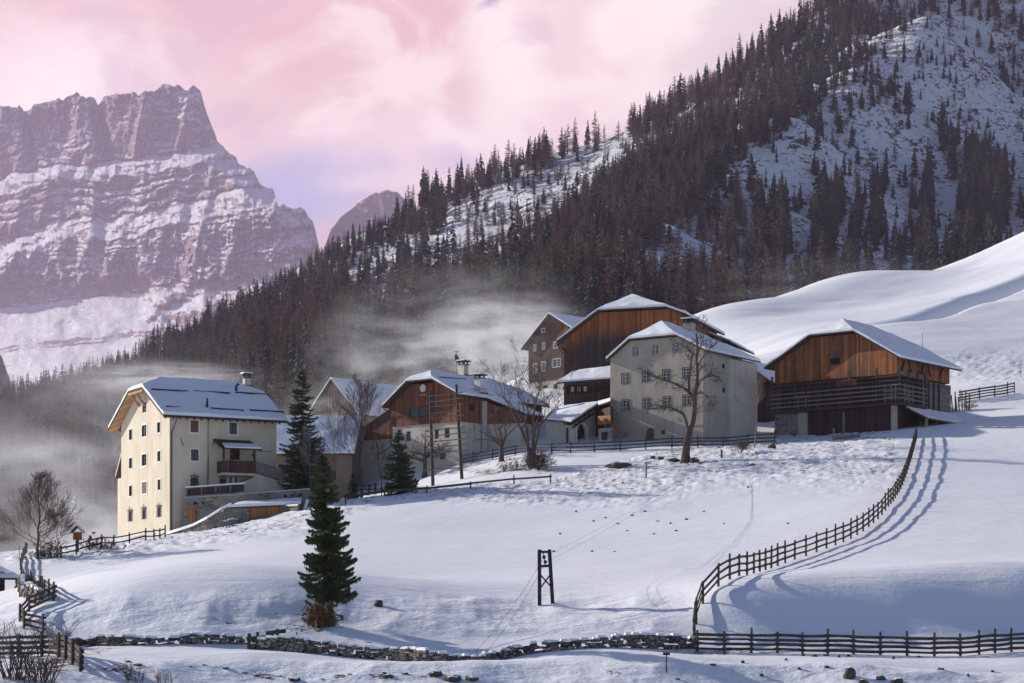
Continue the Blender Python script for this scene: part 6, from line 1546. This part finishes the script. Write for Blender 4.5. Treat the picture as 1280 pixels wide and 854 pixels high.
# brushwood
dry_m = simple('dry_russet_leaves', (.17, .085, .04), .9, .4, 6)
def brush(name, label, u, v, wpx, hpx, n, seed, mat, leaf=False, th=.016):
    p = hit(u, v); k_ = p.y/F; rg = random.Random(seed); root = tag(empty(name, p), label, 'shrub'); m = MB(); W_, H_ = wpx*k_/2, hpx*k_
    for i in range(n):
        x, y = rg.uniform(-W_, W_)*.6, rg.uniform(-W_, W_)*.4; zz = G(p.x+x, p.y+y)-p.z-.05; a = Vector((x, y, zz)); hh = H_*rg.uniform(.45, 1)
        d = Vector((rg.gauss(0, .25)+x/W_*.35, rg.gauss(0, .25), 1)).normalized(); b = a+d*hh*.55; c_ = b+(d+Vector((rg.gauss(0, .3), rg.gauss(0, .3), 0))).normalized()*hh*.45
        m.tube([a, b, c_], [th, th*.8, th*.4], 3, cap=False)
        for j in range(rg.randint(2, 4)):
            s = a.lerp(c_, rg.uniform(.3, .9)); m.tube([s, s+Vector((rg.gauss(0, .5), rg.gauss(0, .5), rg.uniform(.1, .6)))*hh*.35], [th*.6, th*.3], 3, cap=False)
    m.build('stems', twig_m, root)
    if leaf:
        v_ = []; f_ = []
        for i in range(leaf):
            c_ = Vector((rg.gauss(0, .42)*W_, rg.gauss(0, .42)*W_, abs(rg.gauss(.35, .3))*H_)); b = len(v_)
            for _ in range(3): v_.append(tuple(c_+Vector((rg.gauss(0, .09), rg.gauss(0, .09), rg.gauss(0, .09)))))
            f_.append((b, b+1, b+2))
        link('foliage', np_mesh('foliage', v_, np.array(f_), [mat]), root)
    return root
brush('shrub', 'russet dry bush crouching under the big spruce by the road', 401, 784, 34, 30, 60, 51, dry_m, 900)
brush('shrub', 'bare shrub tangle growing through the dark corner fence', 18, 848, 46, 84, 46, 52, dry_m, th=.024)
brush('shrub', 'thin leafless shrub between the corner fence and the road wall', 62, 812, 60, 46, 34, 53, dry_m, th=.018)
brush('shrub', 'upright leafless brush at the bottom edge right of the corner fence', 50, 852, 60, 50, 40, 54, dry_m, th=.026)
brush('shrub', 'small tuft of bare stems in the bank below the road', 168, 852, 40, 32, 30, 55, dry_m, th=.014)
brush('shrub', 'sparse tuft of bare stems lower down the bank near the bottom edge', 205, 853, 36, 22, 20, 56, dry_m, th=.013)
brush('shrub', 'twiggy hedge remnant along the garden fence under the cream house', 125, 686, 60, 16, 70, 57, dry_m, 200)
brush('shrub', 'leafless scrub at the foot of the broad bare tree', 62, 697, 40, 26, 60, 58, dry_m, 260)
brush('shrub', 'bare scrub beside the trunk of the pruned fruit tree', 640, 588, 40, 18, 40, 59, dry_m, 120)
rock(85, 808, 34, 14, 'dark mossy heap of earth behind the corner fence at the left', 61)
rock(110, 805, 20, 7, 'brown stone heap at the left end of the bank wall', 62)
# ------------------------------------------------------------------ air: thin haze and wind-blown snow
def vol_mat(name, dens, col, aniso=0.0):
    m = bpy.data.materials.new(name); m.use_nodes = True; m.node_tree.nodes.clear(); t = NT(m)
    v = t.node('ShaderNodeVolumePrincipled', Color=(*col, 1), Density=dens, Anisotropy=aniso)
    o = t.n.new('ShaderNodeOutputMaterial'); t.l.new(v.outputs[0], o.inputs['Volume']); return m, t, v
hm, _, _ = vol_mat('haze_air', HAZE, (.94, .76, 1.0))
haze = MB().box(-5200, 4200, -260, 14500, -300, 3090).build('haze', hm); tag(haze, kind='stuff')
def drift(name, label, c, r, dens, sc_, thr=(.38, .72), stretch=(1, 1, 2.0), rate=.5):
    """cloud of blown snow inside an ellipsoid, torn by the wind"""
    m, t, v = vol_mat(name+'_air', 0, (.99, .98, 1.0), .1)
    o_ = t.obj(); ln = t.vmath('LENGTH', o_)
    wv = t.node('ShaderNodeTexNoise', Scale=sc_*.5, Detail=2); t.l.new(o_, wv.inputs['Vector'])
    q = t.vmath('ADD', t.scale(o_, *stretch), t.vmath('MULTIPLY', t.vmath('SUBTRACT', wv.outputs['Color'], (.5, .5, .5)), (.7, .7, .7)))
    n_ = t.noise(q, sc_, 5, .62)
    fall = t.rng(ln, .05, 1.0, 1, 0)
    d = t.math('MULTIPLY', t.math('MULTIPLY', t.rng(n_, *thr), fall), dens)
    t.set(v.inputs['Density'], d)
    bm = bmesh.new(); bmesh.ops.create_icosphere(bm, subdivisions=3, radius=1); me = bpy.data.meshes.new(name); bm.to_mesh(me); bm.free(); me.materials.append(m)
    try: m.cycles.volume_step_rate = rate
    except Exception: pass
    o = link(name, me); o.location = c; o.scale = r; o['label'] = label; o['category'] = 'blown snow'; o['kind'] = 'stuff'; return o
drift('blown_snow', 'mist of blown snow in the valley left of the cream house', (-60, 315, 9), (50, 84, 42), .02, 3.2, (.43, .66), (.8, 1, 1.8))
drift('blown_snow', 'bank of blown snow behind the brown farmhouse', (-7, 345, 38), (32, 50, 23), .042, 3.6, (.45, .64), (.7, 1, 1.9))
drift('blown_snow', 'streamer of snow dust blowing off the ridge of the cream house', (-35.5, 222, 26.0), (12, 7, 2.4), .22, 3.0, (.40, .7), (.6, 1, 2))
drift('blown_snow', 'snow dust whirling round the gable of the misty farmhouse', (-1, 276, 38), (13, 12, 7), .13, 2.6, (.40, .7), (.6, 1, 2))
drift('blown_snow', 'spindrift rising behind the crest of the white hill', (74, 505, 80), (44, 28, 10), .007, 2.6)
drift('blown_snow', 'snow dust drifting round the steep barn', (-21, 258, 24), (10, 12, 7), .08, 2.4)
